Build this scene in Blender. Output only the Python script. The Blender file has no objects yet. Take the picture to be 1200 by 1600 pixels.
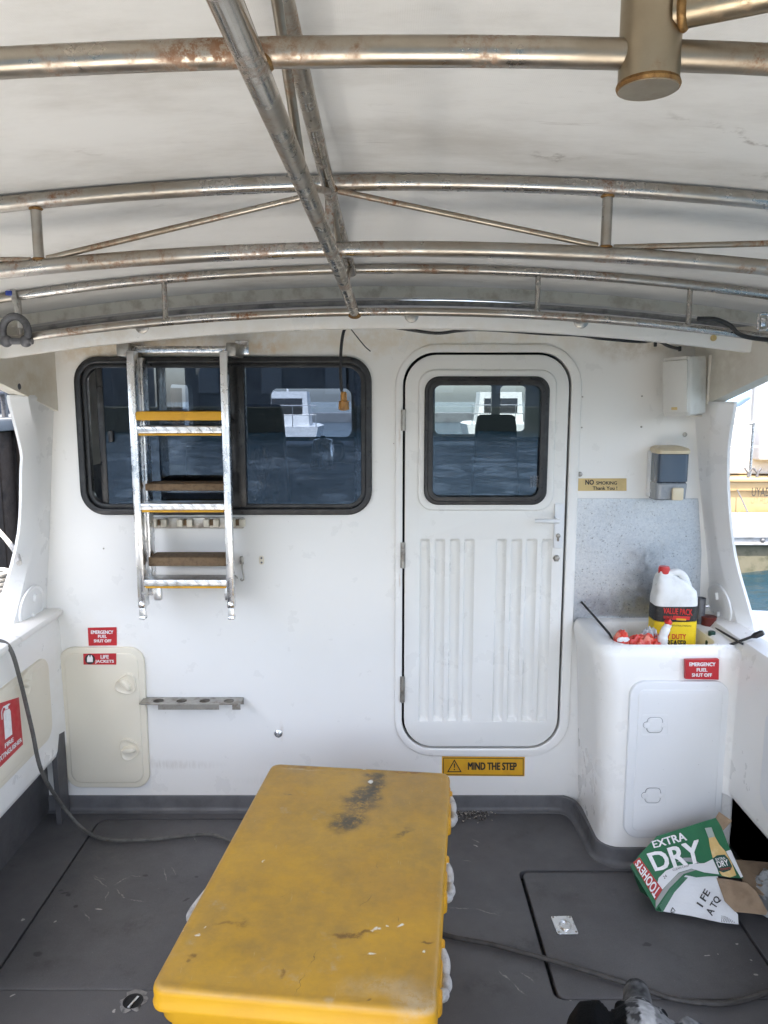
import bpy, bmesh, math, random
from mathutils import Vector, Matrix, noise
R = math.radians
random.seed(7)
S = bpy.context.scene
COL = S.collection

# ------------------------------------------------------------------ camera, sky, sun, exposure
CAM = Vector((0, -2.98, 1.70)); PITCH = R(8.5)
cd = bpy.data.cameras.new('camera'); cam = bpy.data.objects.new('camera', cd); COL.objects.link(cam)
cam.location = CAM; cam.rotation_euler = (R(90) - PITCH, 0, 0)
cd.sensor_fit = 'HORIZONTAL'; cd.sensor_width = 36; cd.lens = 36; cd.clip_start = .02; cd.clip_end = 2000
S.camera = cam
TOSUN = Vector((-.12, -.40, .90)).normalized()
W = bpy.data.worlds.new('World'); S.world = W; W.use_nodes = True
wn = W.node_tree; wn.nodes.clear()
sky = wn.nodes.new('ShaderNodeTexSky'); sky.sky_type = 'NISHITA'; sky.sun_disc = False
sky.sun_elevation = math.asin(TOSUN.z); sky.sun_rotation = math.atan2(TOSUN.x, TOSUN.y)
bg = wn.nodes.new('ShaderNodeBackground'); bg.inputs[1].default_value = .148
wo = wn.nodes.new('ShaderNodeOutputWorld')
sky.dust_density = 2.2; sky.air_density = .9
hs_ = wn.nodes.new('ShaderNodeHueSaturation'); hs_.inputs['Saturation'].default_value = .72
wn.links.new(sky.outputs[0], hs_.inputs['Color']); wn.links.new(hs_.outputs[0], bg.inputs[0]); wn.links.new(bg.outputs[0], wo.inputs[0])
sd = bpy.data.lights.new('sun', 'SUN'); sd.energy = 3.0; sd.angle = R(.5); sd.color = (1, .93, .83)
sun = bpy.data.objects.new('sun', sd); COL.objects.link(sun)
sun.rotation_euler = TOSUN.to_track_quat('Z', 'Y').to_euler()
S.view_settings.view_transform = 'Standard'; S.view_settings.look = 'None'
S.view_settings.gamma = 1; S.view_settings.exposure = 2.54
S.render.engine = 'CYCLES'
S.cycles.max_bounces = 14; S.cycles.diffuse_bounces = 8; S.cycles.glossy_bounces = 6
S.cycles.transparent_max_bounces = 12; S.cycles.caustics_reflective = False; S.cycles.caustics_refractive = False
S.cycles.sample_clamp_indirect = 6
S.cycles.use_denoising = True

# ------------------------------------------------------------------ measuring helpers (pixel of the 1200x1600 photo -> point of the place)
def ray(px, py):
    u = (px - 600) / 1200; v = (800 - py) / 1200
    return Vector((u, math.cos(PITCH) + v * math.sin(PITCH), -math.sin(PITCH) + v * math.cos(PITCH)))
def onY(px, py, Y=0.0):
    d = ray(px, py); return CAM + d * ((Y - CAM.y) / d.y)
def onZ(px, py, Z=0.0):
    d = ray(px, py); return CAM + d * ((Z - CAM.z) / d.z)
def onP(px, py, plane, off=0.0):
    p0, n = plane; d = ray(px, py)
    return CAM + d * ((p0 + n * off - CAM).dot(n) / d.dot(n))
def yplane(Y=0.0): return (Vector((0, Y, 0)), Vector((0, -1, 0)))

# ------------------------------------------------------------------ materials
def new_mat(name):
    m = bpy.data.materials.new(name); m.use_nodes = True
    nt = m.node_tree; nt.nodes.clear()
    b = nt.nodes.new('ShaderNodeBsdfPrincipled'); o = nt.nodes.new('ShaderNodeOutputMaterial')
    nt.links.new(b.outputs[0], o.inputs[0])
    return m, nt, b
class NT:
    """small node-graph writer"""
    def __init__(s, nt):
        s.nt = nt; s.tc = nt.nodes.new('ShaderNodeTexCoord'); s.co = s.tc.outputs['Object']
    def n(s, t, **kw):
        nd = s.nt.nodes.new(t)
        for k, v in kw.items(): setattr(nd, k, v)
        return nd
    def link(s, a, b): s.nt.links.new(a, b)
    def put(s, sock, v):
        if hasattr(v, 'is_linked') or isinstance(v, bpy.types.NodeSocket): s.link(v, sock)
        else: sock.default_value = v
    def noise(s, scale, detail=6, rough=.6, vec=None, dist=0):
        n = s.n('ShaderNodeTexNoise'); n.inputs['Scale'].default_value = scale
        n.inputs['Detail'].default_value = detail; n.inputs['Roughness'].default_value = rough
        n.inputs['Distortion'].default_value = dist
        s.link(vec or s.co, n.inputs['Vector']); return n.outputs['Fac']
    def ramp(s, fac, lo, hi, a=0.0, b=1.0):
        n = s.n('ShaderNodeMapRange', interpolation_type='SMOOTHSTEP'); s.put(n.inputs['Value'], fac)
        n.inputs['From Min'].default_value = lo; n.inputs['From Max'].default_value = hi
        n.inputs['To Min'].default_value = a; n.inputs['To Max'].default_value = b; return n.outputs[0]
    def math(s, op, a, b=0.0):
        n = s.n('ShaderNodeMath', operation=op); s.put(n.inputs[0], a); s.put(n.inputs[1], b); return n.outputs[0]
    def mix(s, fac, a, b):
        n = s.n('ShaderNodeMix', data_type='RGBA'); s.put(n.inputs[0], fac)
        for sock, v in ((n.inputs[6], a), (n.inputs[7], b)):
            if isinstance(v, tuple): sock.default_value = (*v[:3], 1)
            else: s.link(v, sock)
        return n.outputs[2]
    def scaled(s, sc):
        n = s.n('ShaderNodeMapping'); s.link(s.co, n.inputs[0]); n.inputs['Scale'].default_value = sc; return n.outputs[0]
    def bump(s, h, strength, dist=.01, prev=None):
        n = s.n('ShaderNodeBump'); n.inputs['Strength'].default_value = strength; n.inputs['Distance'].default_value = dist
        s.link(h, n.inputs['Height'])
        if prev: s.link(prev, n.inputs['Normal'])
        return n.outputs[0]
    def sep(s):
        n = s.n('ShaderNodeSeparateXYZ'); s.link(s.co, n.inputs[0]); return n.outputs
    def spot(s, c, rad, rotz=0, soft=.5, vec=None):
        n = s.n('ShaderNodeMapping', vector_type='TEXTURE'); s.link(vec or s.co, n.inputs[0])
        n.inputs['Location'].default_value = c; n.inputs['Rotation'].default_value = (0, 0, rotz); n.inputs['Scale'].default_value = rad
        l = s.n('ShaderNodeVectorMath', operation='LENGTH'); s.link(n.outputs[0], l.inputs[0])
        return s.ramp(l.outputs['Value'], 1.0, 1.0 - soft)
    def warped(s, scale, amt):
        n = s.n('ShaderNodeTexNoise'); n.inputs['Scale'].default_value = scale; n.inputs['Detail'].default_value = 5; s.link(s.co, n.inputs['Vector'])
        a = s.n('ShaderNodeVectorMath', operation='SUBTRACT'); s.link(n.outputs['Color'], a.inputs[0]); a.inputs[1].default_value = (.5, .5, .5)
        b = s.n('ShaderNodeVectorMath', operation='SCALE'); s.link(a.outputs[0], b.inputs[0]); b.inputs['Scale'].default_value = amt
        c = s.n('ShaderNodeVectorMath', operation='ADD'); s.link(s.co, c.inputs[0]); s.link(b.outputs[0], c.inputs[1]); return c.outputs[0]

def mk(name, c1, c2=None, scale=6, lo=.45, hi=.7, rough=.5, rvar=.12, metal=0, bump=0, bscale=40, coat=0, dist=.004, spec=.5):
    m, nt, b = new_mat(name); g = NT(nt)
    c2 = c2 or tuple(x * .8 for x in c1)
    f = g.ramp(g.noise(scale), lo, hi)
    g.link(g.mix(f, c1, c2), b.inputs['Base Color'])
    g.link(g.ramp(g.noise(scale * 3), .3, .7, max(.03, rough - rvar), min(1, rough + rvar)), b.inputs['Roughness'])
    b.inputs['Metallic'].default_value = metal; b.inputs['Coat Weight'].default_value = coat
    b.inputs['Specular IOR Level'].default_value = spec
    if bump: g.link(g.bump(g.noise(bscale), bump, dist), b.inputs['Normal'])
    return m

def gelcoat(name, c, dirty, spots=(), amt=1.0, rough=.32, streaks=()):
    m, nt, b = new_mat(name); g = NT(nt)
    col = g.mix(g.ramp(g.noise(1.3, 4), .35, .75, 0, .35), c, tuple(x * y for x, y in zip(c, (.93, .92, .9))))
    grime = g.math('MULTIPLY', g.ramp(g.noise(3.0, 8, .7), .55, .8, 0, amt), g.ramp(g.noise(40, 3), .3, .7, .3, 1))
    col = g.mix(grime, col, dirty)
    w = g.warped(9, .12)
    for (p, rad, k, sc) in spots:
        f = g.math('MULTIPLY', g.spot(p, rad, 0, .95, w), k)
        col = g.mix(g.math('MULTIPLY', f, g.ramp(g.noise(14, 6, .7), .3, .65)), col, sc)
    for (p, rad, k, sc) in streaks:
        f = g.math('MULTIPLY', g.spot(p, rad, 0, .9, g.warped(14, .02)), g.ramp(g.noise(30, 6, .75, g.scaled((3, 1, .5))), .35, .6))
        col = g.mix(g.math('MULTIPLY', f, k), col, sc)
    speck = g.ramp(g.noise(95, 2, .5), .76, .8, 0, .55)
    col = g.mix(speck, col, (.16, .13, .1))
    g.link(col, b.inputs['Base Color'])
    g.link(g.ramp(g.noise(7), .3, .7, rough - .07, rough + .14), b.inputs['Roughness'])
    g.link(g.bump(g.noise(2.2, 3), .25, .01, g.bump(g.noise(160, 2), .05, .001)), b.inputs['Normal'])
    return m

GEL = gelcoat('white_gelcoat', (.83, .815, .785), (.58, .52, .42),
              [((-1.0, 0, 1.9), (.5, .5, .14), .8, (.58, .44, .26)), ((-.1, 0, 1.92), (1.6, .6, .10), .55, (.66, .55, .38)),
               ((-.45, 0, 1.89), (.12, .3, .05), .8, (.62, .40, .18)), ((-1.15, 0, .55), (.35, .4, .5), .25, (.66, .60, .48)),
               ((1.0, 0, 1.9), (.35, .3, .08), .7, (.45, .38, .28))], .04, .32,
              [((-.535, 0, 1.80), (.012, .05, .09), .55, (.46, .26, .11)), ((-1.02, 0, 1.78), (.012, .05, .10), .4, (.5, .32, .16)), ((-.42, 0, .345), (.010, .05, .06), .35, (.5, .36, .2)), ((.06, 0, 1.55), (.006, .05, .05), .5, (.45, .27, .12)),
               ((.06, 0, .98), (.006, .05, .05), .4, (.45, .27, .12)), ((.06, 0, .47), (.006, .05, .05), .45, (.45, .27, .12)), ((-.9, 0, .20), (.3, .05, .03), .4, (.5, .46, .4)), ((-.2, 0, .13), (.5, .05, .035), .4, (.45, .42, .38)),
               ((-.62, 0, .90), (.05, .05, .012), .3, (.5, .47, .43)), ((-.95, 0, .93), (.04, .05, .02), .35, (.55, .52, .48)), ((.75, 0, 1.4), (.01, .05, .05), .3, (.5, .45, .38)), ((.80, -.33, .18), (.06, .08, .12), .3, (.5, .45, .38))])
GELD = gelcoat('door_gelcoat', (.79, .78, .75), (.56, .52, .44), [], .05, .3)
GELP = gelcoat('pillar_gelcoat', (.82, .82, .82), (.5, .46, .4), [], .035, .3)
GELO = gelcoat('overhang_gelcoat', (.74, .71, .64), (.45, .38, .28), [((1.1, -.2, 1.8), (.3, .3, .15), .6, (.42, .36, .28)), ((-1.2, -.2, 1.75), (.3, .3, .2), .7, (.55, .45, .3))], .8, .5)
CREAM = gelcoat('cream_plastic', (.74, .685, .565), (.55, .48, .36), [], .5, .42)
HATCHW = gelcoat('white_hatch_plastic', (.76, .77, .78), (.6, .58, .55), [], .3, .42)
BLACK = mk('black_rubber', (.012, .012, .013), (.03, .03, .03), 20, rough=.38)
DARKGAP = mk('dark_gap', (.008, .008, .008), rough=.8)
CABLE = mk('black_cable', (.015, .015, .016), (.03, .028, .026), 30, rough=.5)
GREYCORD = mk('grey_cord', (.10, .097, .09), (.05, .048, .045), 25, rough=.6)
DARKCORD = mk('dark_cord', (.055, .05, .047), (.03, .028, .026), 25, rough=.6)
RED = mk('red_sign', (.50, .022, .03), (.42, .02, .025), 12, rough=.4)
WHITE = mk('white_lettering', (.8, .8, .8), (.7, .7, .7), 60, rough=.45)
INK = mk('black_lettering', (.015, .014, .013), (.04, .035, .03), 80, rough=.5)
YSIGN = mk('yellow_sign', (.68, .36, .02), (.60, .30, .02), 14, rough=.42)
GOLD = mk('tan_sign', (.62, .46, .20), (.55, .40, .17), 18, rough=.4)
ROPE = mk('white_rope', (.48, .46, .43), (.30, .28, .25), 40, rough=.85, bump=.6, bscale=180)
BROWNWOOD = mk('brown_cork_board', (.19, .125, .07), (.11, .07, .04), 60, rough=.85, bump=.5, bscale=200)
YBOARD = mk('yellow_board', (.70, .36, .015), (.40, .19, .02), 9, .5, .75, rough=.5, bump=.25, bscale=90)
CHROME = mk('polished_metal', (.72, .72, .72), (.5, .48, .45), 30, rough=.2, metal=1)
ALU = mk('aluminium', (.78, .79, .80), (.62, .60, .56), 6, .5, .75, rough=.28, rvar=.1, metal=1)
DULL = mk('dull_metal', (.42, .40, .36), (.24, .21, .18), 22, rough=.45, metal=.9)
GREYMET = mk('grey_galvanised', (.16, .16, .17), (.09, .09, .09), 30, rough=.55, metal=.6)
NAVY = mk('navy_vinyl', (.008, .015, .034), (.012, .02, .038), 10, rough=.5)
SEATF = mk('navy_seat_vinyl', (.010, .016, .030), (.018, .024, .038), 8, rough=.55)
INTW = mk('interior_lining', (.55, .53, .47), (.42, .40, .35), 4, rough=.6)
DASH = mk('dark_dashboard', (.03, .032, .036), (.05, .05, .05), 6, rough=.6)
CARDB = mk('brown_cardboard', (.30, .215, .14), (.22, .15, .095), 9, rough=.9, bump=.3, bscale=30)
CGREEN = mk('green_carton_print', (.012, .135, .055), (.01, .10, .042), 9, rough=.45, bump=.35, bscale=22, dist=.006)
CWHITE = mk('white_carton_print', (.66, .67, .68), (.55, .55, .56), 7, rough=.45, bump=.35, bscale=22, dist=.006)
CRED = mk('red_carton_print', (.42, .03, .03), (.36, .025, .025), 9, rough=.45, bump=.35, bscale=22, dist=.006)
CGREY = mk('grey_carton_print', (.30, .31, .30), (.22, .23, .22), 9, rough=.45, bump=.35, bscale=22, dist=.006)
AMBER = mk('amber_print', (.62, .42, .16), (.75, .58, .30), 30, rough=.4)
BOTTLEG = mk('pale_glass_print', (.33, .38, .35), (.22, .27, .24), 40, rough=.4)
DKGREEN = mk('dark_green_print', (.01, .07, .05), rough=.45)
HDPE = mk('translucent_white_plastic', (.74, .74, .72), (.64, .63, .6), 12, rough=.38)
REDP = mk('red_plastic', (.55, .025, .02), (.45, .02, .02), 15, rough=.38)
REDFILM = mk('red_film', (.62, .05, .03), (.72, .22, .15), 28, .5, .62, rough=.3)
GREENP = mk('dark_green_plastic', (.008, .05, .035), rough=.4)
MAROON = mk('maroon_can', (.13, .02, .015), rough=.4)
GREYP = mk('grey_plastic', (.28, .29, .31), (.2, .2, .2), 20, rough=.4)
SPEAKW = mk('speaker_white', (.66, .65, .61), (.50, .47, .41), 7, rough=.5, bump=.2, bscale=220)
BLUETANK = mk('smoky_blue_tank', (.075, .10, .135), (.12, .145, .175), 3, rough=.12, coat=.6)
TANKLOW = mk('dispenser_grey', (.36, .38, .40), (.28, .3, .32), 6, rough=.25)
SOAPCREAM = mk('cream_cap', (.66, .57, .40), (.58, .48, .32), 8, rough=.4)
ORANGEP = mk('amber_connector', (.35, .17, .04), (.2, .1, .03), 30, rough=.4)
TEAKY = mk('tan_hull_paint', (.34, .24, .115), (.28, .20, .09), 2, rough=.4)
BOATW = mk('boat_white', (.66, .66, .65), (.58, .58, .57), 2, rough=.35)
BOATGREY = mk('boat_grey', (.45, .46, .49), (.38, .39, .41), 2, rough=.4)
BLUECLOTH = mk('pale_blue_cloth', (.36, .50, .66), (.30, .44, .60), 3, rough=.8)
TIMBER = mk('dark_timber', (.045, .032, .024), (.022, .017, .014), 3, rough=.9, bump=.6, bscale=14, dist=.03)
CONC = mk('pale_concrete', (.36, .35, .32), (.26, .25, .22), 2, rough=.9)
PONT = mk('pontoon_metal', (.42, .42, .43), (.32, .31, .3), 5, rough=.5, metal=.3)
WEED = mk('weedy_concrete', (.12, .11, .075), (.06, .06, .035), 6, rough=.9)
DARKHULL = mk('dark_blue_paint', (.022, .032, .062), rough=.4)
SHED = mk('shed_grey', (.16, .17, .18), (.11, .11, .12), 1.5, rough=.8)
ROOFM = mk('shed_roof', (.10, .10, .11), (.07, .07, .075), 1.5, rough=.7)
LEAF = mk('shore_foliage', (.035, .055, .02), (.07, .09, .035), 1.2, rough=.9)
GRIT = mk('shell_grit', (.05, .045, .04), (.42, .38, .33), 130, .5, .58, rough=.8)
PAPER = mk('grey_newsprint', (.30, .30, .29), (.17, .17, .17), 26, .5, .6, rough=.9)

def mat_stainless(name, base, rustamt, rough):
    m, nt, b = new_mat(name); g = NT(nt)
    br = g.noise(18, 5, .6, g.scaled((1, 1, 1)))
    rust = g.ramp(g.noise(9, 8, .72), .60 - .1 * rustamt, .70, 0, .95)
    fine = g.ramp(g.noise(70, 6, .8), .42, .56)
    rust = g.math('MULTIPLY', rust, fine)
    haze = g.ramp(g.noise(3.5, 6, .65), .36, .62, 0, .45 + .25 * rustamt / 1.7)
    col = g.mix(haze, base, (.30, .245, .175))
    col = g.mix(rust, col, (.23, .085, .02))
    g.link(col, b.inputs['Base Color'])
    r = g.math('ADD', g.math('MULTIPLY', haze, .22), g.ramp(br, .3, .7, rough - .05, rough + .08))
    r = g.math('ADD', r, g.math('MULTIPLY', rust, .4))
    g.link(r, b.inputs['Roughness'])
    g.link(g.math('SUBTRACT', 1.0, g.math('MULTIPLY', rust, .85)), b.inputs['Metallic'])
    g.link(g.bump(g.noise(140, 3), .06, .001), b.inputs['Normal'])
    return m
STEEL = mat_stainless('weathered_stainless', (.47, .455, .43), .95, .24)
STEELM = mat_stainless('browned_stainless', (.50, .455, .395), 1.35, .17)
STEELR = mat_stainless('rusty_stainless', (.42, .375, .315), 1.45, .29)

HEAT = mat_stainless('heat_tinted_stainless', (.47, .39, .27), 1.2, .24)
RUSTW = mk('rusty_weld', (.30, .17, .06), (.16, .07, .02), 60, rough=.5, metal=.7, bump=.6, bscale=160)
def mat_canopy():
    m, nt, b = new_mat('canopy_fabric'); g = NT(nt)
    stain = g.ramp(g.noise(2.3, 8, .65, g.scaled((.6, 1.4, 1))), .42, .72, 0, .8)
    smear = g.ramp(g.noise(7, 8, .75, g.scaled((.35, 1.6, 1)), 1.2), .60, .76, 0, .6)
    col = g.mix(stain, (.69, .675, .645), (.46, .435, .395))
    col = g.mix(smear, col, (.36, .33, .29))
    w = g.warped(6, .25)
    for p, rad, rz in (((.75, -1.35, 2.2), (.30, .025, .3), .35), ((.35, -1.2, 2.2), (.10, .03, .3), .3), ((-.95, -1.7, 2.2), (.10, .03, .3), .1), ((.95, -1.2, 2.2), (.22, .02, .3), -.5)):
        col = g.mix(g.math('MULTIPLY', g.math('MULTIPLY', g.spot(p, rad, rz, .9, w), g.ramp(g.noise(25, 6, .7), .45, .65)), .7), col, (.22, .19, .16))
    g.link(col, b.inputs['Base Color']); b.inputs['Roughness'].default_value = .75
    wv = g.n('ShaderNodeTexWave', wave_type='BANDS', bands_direction='Y'); wv.inputs['Scale'].default_value = 90; g.link(g.co, wv.inputs['Vector'])
    wx = g.n('ShaderNodeTexWave', wave_type='BANDS', bands_direction='X'); wx.inputs['Scale'].default_value = 90; g.link(g.co, wx.inputs['Vector'])
    bb = g.bump(g.math('ADD', wv.outputs['Fac'], wx.outputs['Fac']), .12, .001)
    bb = g.bump(g.noise(2.5, 4, .5, g.scaled((.5, 1.5, 1))), .5, .02, bb)
    g.link(bb, b.inputs['Normal'])
    tr = g.n('ShaderNodeBsdfTranslucent'); g.link(col, tr.inputs[0])
    mx = g.n('ShaderNodeMixShader'); mx.inputs[0].default_value = .015
    out = [n for n in nt.nodes if n.type == 'OUTPUT_MATERIAL'][0]
    g.link(b.outputs[0], mx.inputs[1]); g.link(tr.outputs[0], mx.inputs[2]); g.link(mx.outputs[0], out.inputs[0])
    return m
CANVAS = mat_canopy()
HEM = mk('canopy_hem', (.90, .87, .80), (.66, .61, .53), 16, .45, .7, rough=.8, bump=.4, bscale=60)
ROLL = mk('grey_roll', (.34, .34, .34), (.2, .2, .2), 20, rough=.6)

def mat_floor():
    m, nt, b = new_mat('grey_deck_paint'); g = NT(nt)
    col = g.mix(g.ramp(g.noise(2.2, 8, .65), .35, .7), (.104, .101, .104), (.076, .074, .078))
    col = g.mix(g.ramp(g.noise(7, 8, .75), .56, .74, 0, .6), col, (.033, .032, .032))
    col = g.mix(g.ramp(g.noise(5, 8, .8, g.scaled((1, .3, 1))), .62, .8, 0, .35), col, (.14, .136, .13))
    w = g.warped(25, .03)
    rn = random.Random(3)
    dk = 0.0
    def sp(px, py, rx, ry, rz=0, soft=.4):
        p = onZ(px, py, .0); return g.spot((p.x, p.y, p.z), (rx, ry, .1), rz, soft, w)
    for a in ((102, 1395, .022, .008, .3), (108, 1398, .012, .01, 0), (95, 1390, .012, .004, 0), (118, 1415, .012, .008, 0), (227, 1368, .012, .009, 0), (308, 1369, .010, .006, 0),
              (292, 1405, .02, .008, .6), (60, 1490, .02, .012, 0), (1010, 1475, .02, .012, 0)):
        f = sp(*a); col = g.mix(g.math('MULTIPLY', f, .75), col, (.013, .012, .012))
    wl = g.warped(7, .22)
    for (px, py, rx, ry, rz) in ((75, 1505, .10, .05, .2), (820, 1480, .16, .08, .5), (760, 1540, .12, .09, 0), (820, 1300, .12, .05, .3), (200, 1440, .2, .08, .4), (700, 1290, .1, .05, 0), (900, 1400, .15, .06, 0)):
        p = onZ(px, py, .0); f = g.math('MULTIPLY', g.spot((p.x, p.y, 0), (rx, ry, .2), rz, 1.0, wl), g.ramp(g.noise(18, 7, .75), .38, .62))
        col = g.mix(g.math('MULTIPLY', f, .6), col, (.028, .027, .027))
    for (px, py, rx, ry, rz) in ((230, 1300, .16, .04, .1), (150, 1340, .22, .1, 0), (1000, 1390, .15, .05, .2), (780, 1420, .1, .1, .4)):
        p = onZ(px, py, .0); f = g.math('MULTIPLY', g.spot((p.x, p.y, 0), (rx, ry, .2), rz, 1.0, wl), g.ramp(g.noise(26, 8, .8), .45, .7))
        col = g.mix(g.math('MULTIPLY', f, .5), col, (.16, .155, .15))
    for a in ((85, 1440, .005, .005), (37, 1437, .006, .006), (830, 1270, .006, .004), (775, 1268, .008, .004), (890, 1563, .006, .006), (1180, 1522, .008, .006), (1150, 1475, .006, .005), (1175, 1500, .005, .005), (155, 1420, .014, .004), (20, 1557, .01, .004, .8), (178, 1580, .006, .006), (745, 1322, .012, .003, -.5), (1120, 1490, .003, .003), (1106, 1493, .01, .003)):
        f = sp(*a); col = g.mix(f, col, (.45, .43, .40))
    lines = [((145, 1367), (170, 1390), 1), ((170, 1390), (163, 1408), 1), ((175, 1385), (205, 1367), 1), ((205, 1367), (220, 1369), 1), ((178, 1388), (200, 1405), 1), ((200, 1405), (230, 1409), 1), ((145, 1367), (165, 1375), .6),
             ((700, 1417), (740, 1420), 1.2), ((740, 1420), (783, 1432), 1.2), ((778, 1516), (800, 1533), 1), ((800, 1533), (824, 1557), 1), ((812, 1520), (837, 1536), 1), ((722, 1343), (735, 1346), 1), ((735, 1310), (752, 1318), 1), ((130, 1425), (142, 1440), .7), ((255, 1355), (262, 1380), .5), ((268, 1352), (275, 1368), .6), ((300, 1305), (308, 1315), .8)]
    for (a, bb, k) in lines:
        p = onZ(*a, 0); q = onZ(*bb, 0); d = q - p; c = (p + q) / 2
        f = g.spot((c.x, c.y, 0), (d.length / 2 + .006, .0022 * k + .001, .1), math.atan2(d.y, d.x), .9, w)
        col = g.mix(g.math('MULTIPLY', g.math('MULTIPLY', f, .8), g.ramp(g.noise(120, 3), .35, .6, .2, 1)), col, (.36, .34, .31))
    col = g.mix(g.ramp(g.noise(150, 2), .72, .77, 0, .7), col, (.25, .24, .22))
    col = g.mix(g.ramp(g.noise(420, 2), .35, .7, 0, .4), col, (.045, .044, .045))
    g.link(col, b.inputs['Base Color'])
    g.link(g.ramp(g.noise(5, 7, .7), .3, .7, .38, .62), b.inputs['Roughness'])
    g.link(g.bump(g.noise(260, 3), .2, .001, g.bump(g.noise(4, 4), .2, .01)), b.inputs['Normal'])
    return m
FLOOR = mat_floor()
EDGE = mk('deck_edging_paint', (.115, .114, .119), (.08, .08, .084), 12, .4, .7, rough=.55, bump=.3, bscale=60)

def mat_box():
    m, nt, b = new_mat('yellow_bin_plastic'); g = NT(nt)     # object coords = world; lid top z = .45
    z = g.sep()[2]
    top = g.ramp(z, .435, .449)
    dirt = g.ramp(g.noise(3.2, 8, .68), .30, .66, .55, 1)
    dirt = g.math('MULTIPLY', g.math('MULTIPLY', dirt, g.ramp(g.noise(30, 5, .7), .25, .7, .7, 1)), top)
    col = g.mix(g.ramp(g.noise(2, 5), .4, .7), (.68, .36, .014), (.60, .30, .015))
    col = g.mix(g.math('MULTIPLY', dirt, .74), col, (.22, .145, .055))
    pale = g.math('MULTIPLY', g.ramp(g.noise(6, 8, .75), .58, .75, 0, .6), top)
    col = g.mix(pale, col, (.42, .36, .26))
    w = g.warped(16, .09); w2 = g.warped(40, .03)
    def tp(px, py): return onZ(px, py, .45)
    def blot(px, py, rx, ry, rz, k, c, soft=.6, wv=None):
        nonlocal col
        p = tp(px, py)
        f = g.math('MULTIPLY', g.math('MULTIPLY', g.spot((p.x, p.y, p.z), (rx * 1.25, ry * 1.25, .05), rz, min(1, soft + .15), wv or w), g.ramp(g.noise(34, 9, .8), .36, .56, .12, 1)), k)
        col = g.mix(f, col, c)
    for a in ((586, 1228, .032, .11, -.25, .9), (566, 1255, .075, .075, .3, .9), (543, 1284, .075, .055, .3, .95), (584, 1210, .045, .035, 0, .85), (570, 1240, .05, .06, 0, .8), (592, 1250, .02, .02, 0, .8), (628, 1301, .035, .016, .45, .75), (450, 1244, .02, .006, 0, .8)):
        blot(*a, (.06, .048, .03))
    for a in ((550, 1462, .055, .010, 0, .8), (310, 1490, .012, .010, 0, .7), (298, 1496, .008, .008, 0, .6), (360, 1443, .05, .008, .05, .55), (665, 1473, .02, .006, 0, .8), (440, 1526, .012, .01, 0, .6), (570, 1561, .006, .006, 0, .9)):
        blot(*a, (.12, .055, .02))
    for a in ((640, 1205, .07, .006, -.1, .8), (470, 1196, .09, .008, -.1, .6)):
        blot(*a, (.20, .085, .03))
    for a in ((580, 1222, .008, .012, 0, 1), (570, 1201, .012, .005, 0, .9), (587, 1452, .012, .005, 0, 1), (626, 1446, .012, .005, .3, 1), (606, 1448, .004, .003, 0, .9), (582, 1491, .009, .005, 0, 1), (411, 1346, .003, .006, 0, 1), (662, 1485, .005, .004, 0, .9), (307, 1461, .008, .005, 0, .9), (320, 1448, .004, .003, 0, .8), (284, 1454, .003, .003, 0, .7)):
        blot(*a, (.75, .72, .66), .4, w2)
    for a in ((455, 1200, .05, .006, 0, .5), (650, 1560, .06, .03, 0, .5), (600, 1540, .10, .04, 0, .35), (480, 1200, .07, .01, 0, .5), (515, 1555, .02, .015, 0, .5)):
        blot(*a, (.50, .44, .33), .9)
    for (pa, pb) in (((500, 1480), (478, 1515)), ((478, 1515), (460, 1560)), ((590, 1205), (575, 1245)), ((590, 1345), (590, 1360)), ((435, 1402), (450, 1396)), ((622, 1430), (623, 1443)), ((560, 1420), (585, 1395))):
        p = tp(*pa); q = tp(*pb); d = q - p; c = (p + q) / 2
        f = g.spot((c.x, c.y, .45), (d.length / 2, .0016, .02), math.atan2(d.y, d.x), .8, w2)
        col = g.mix(g.math('MULTIPLY', f, .6), col, (.09, .06, .03))
    fs1 = g.ramp(g.noise(16, 5, .7, g.scaled((9, .8, 1)), .3), .66, .70, 0, .35); fs2 = g.ramp(g.noise(14, 5, .7, g.scaled((.7, 10, 1)), .3), .68, .71, 0, .35)
    col = g.mix(g.math('MULTIPLY', g.math('ADD', fs1, fs2), top), col, (.52, .42, .24))
    scr = g.ramp(g.noise(9, 8, .85, g.scaled((1, 7, 1)), .8), .62, .67, 0, .5)
    col = g.mix(g.math('MULTIPLY', scr, top), col, (.13, .09, .045))
    g.link(col, b.inputs['Base Color'])
    g.link(g.ramp(g.noise(6, 6, .7), .3, .7, .34, .55), b.inputs['Roughness'])
    g.link(g.bump(g.noise(120, 4), .10, .002, g.bump(g.noise(3, 3), .15, .01)), b.inputs['Normal'])
    return m
YBOX = mat_box()

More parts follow.
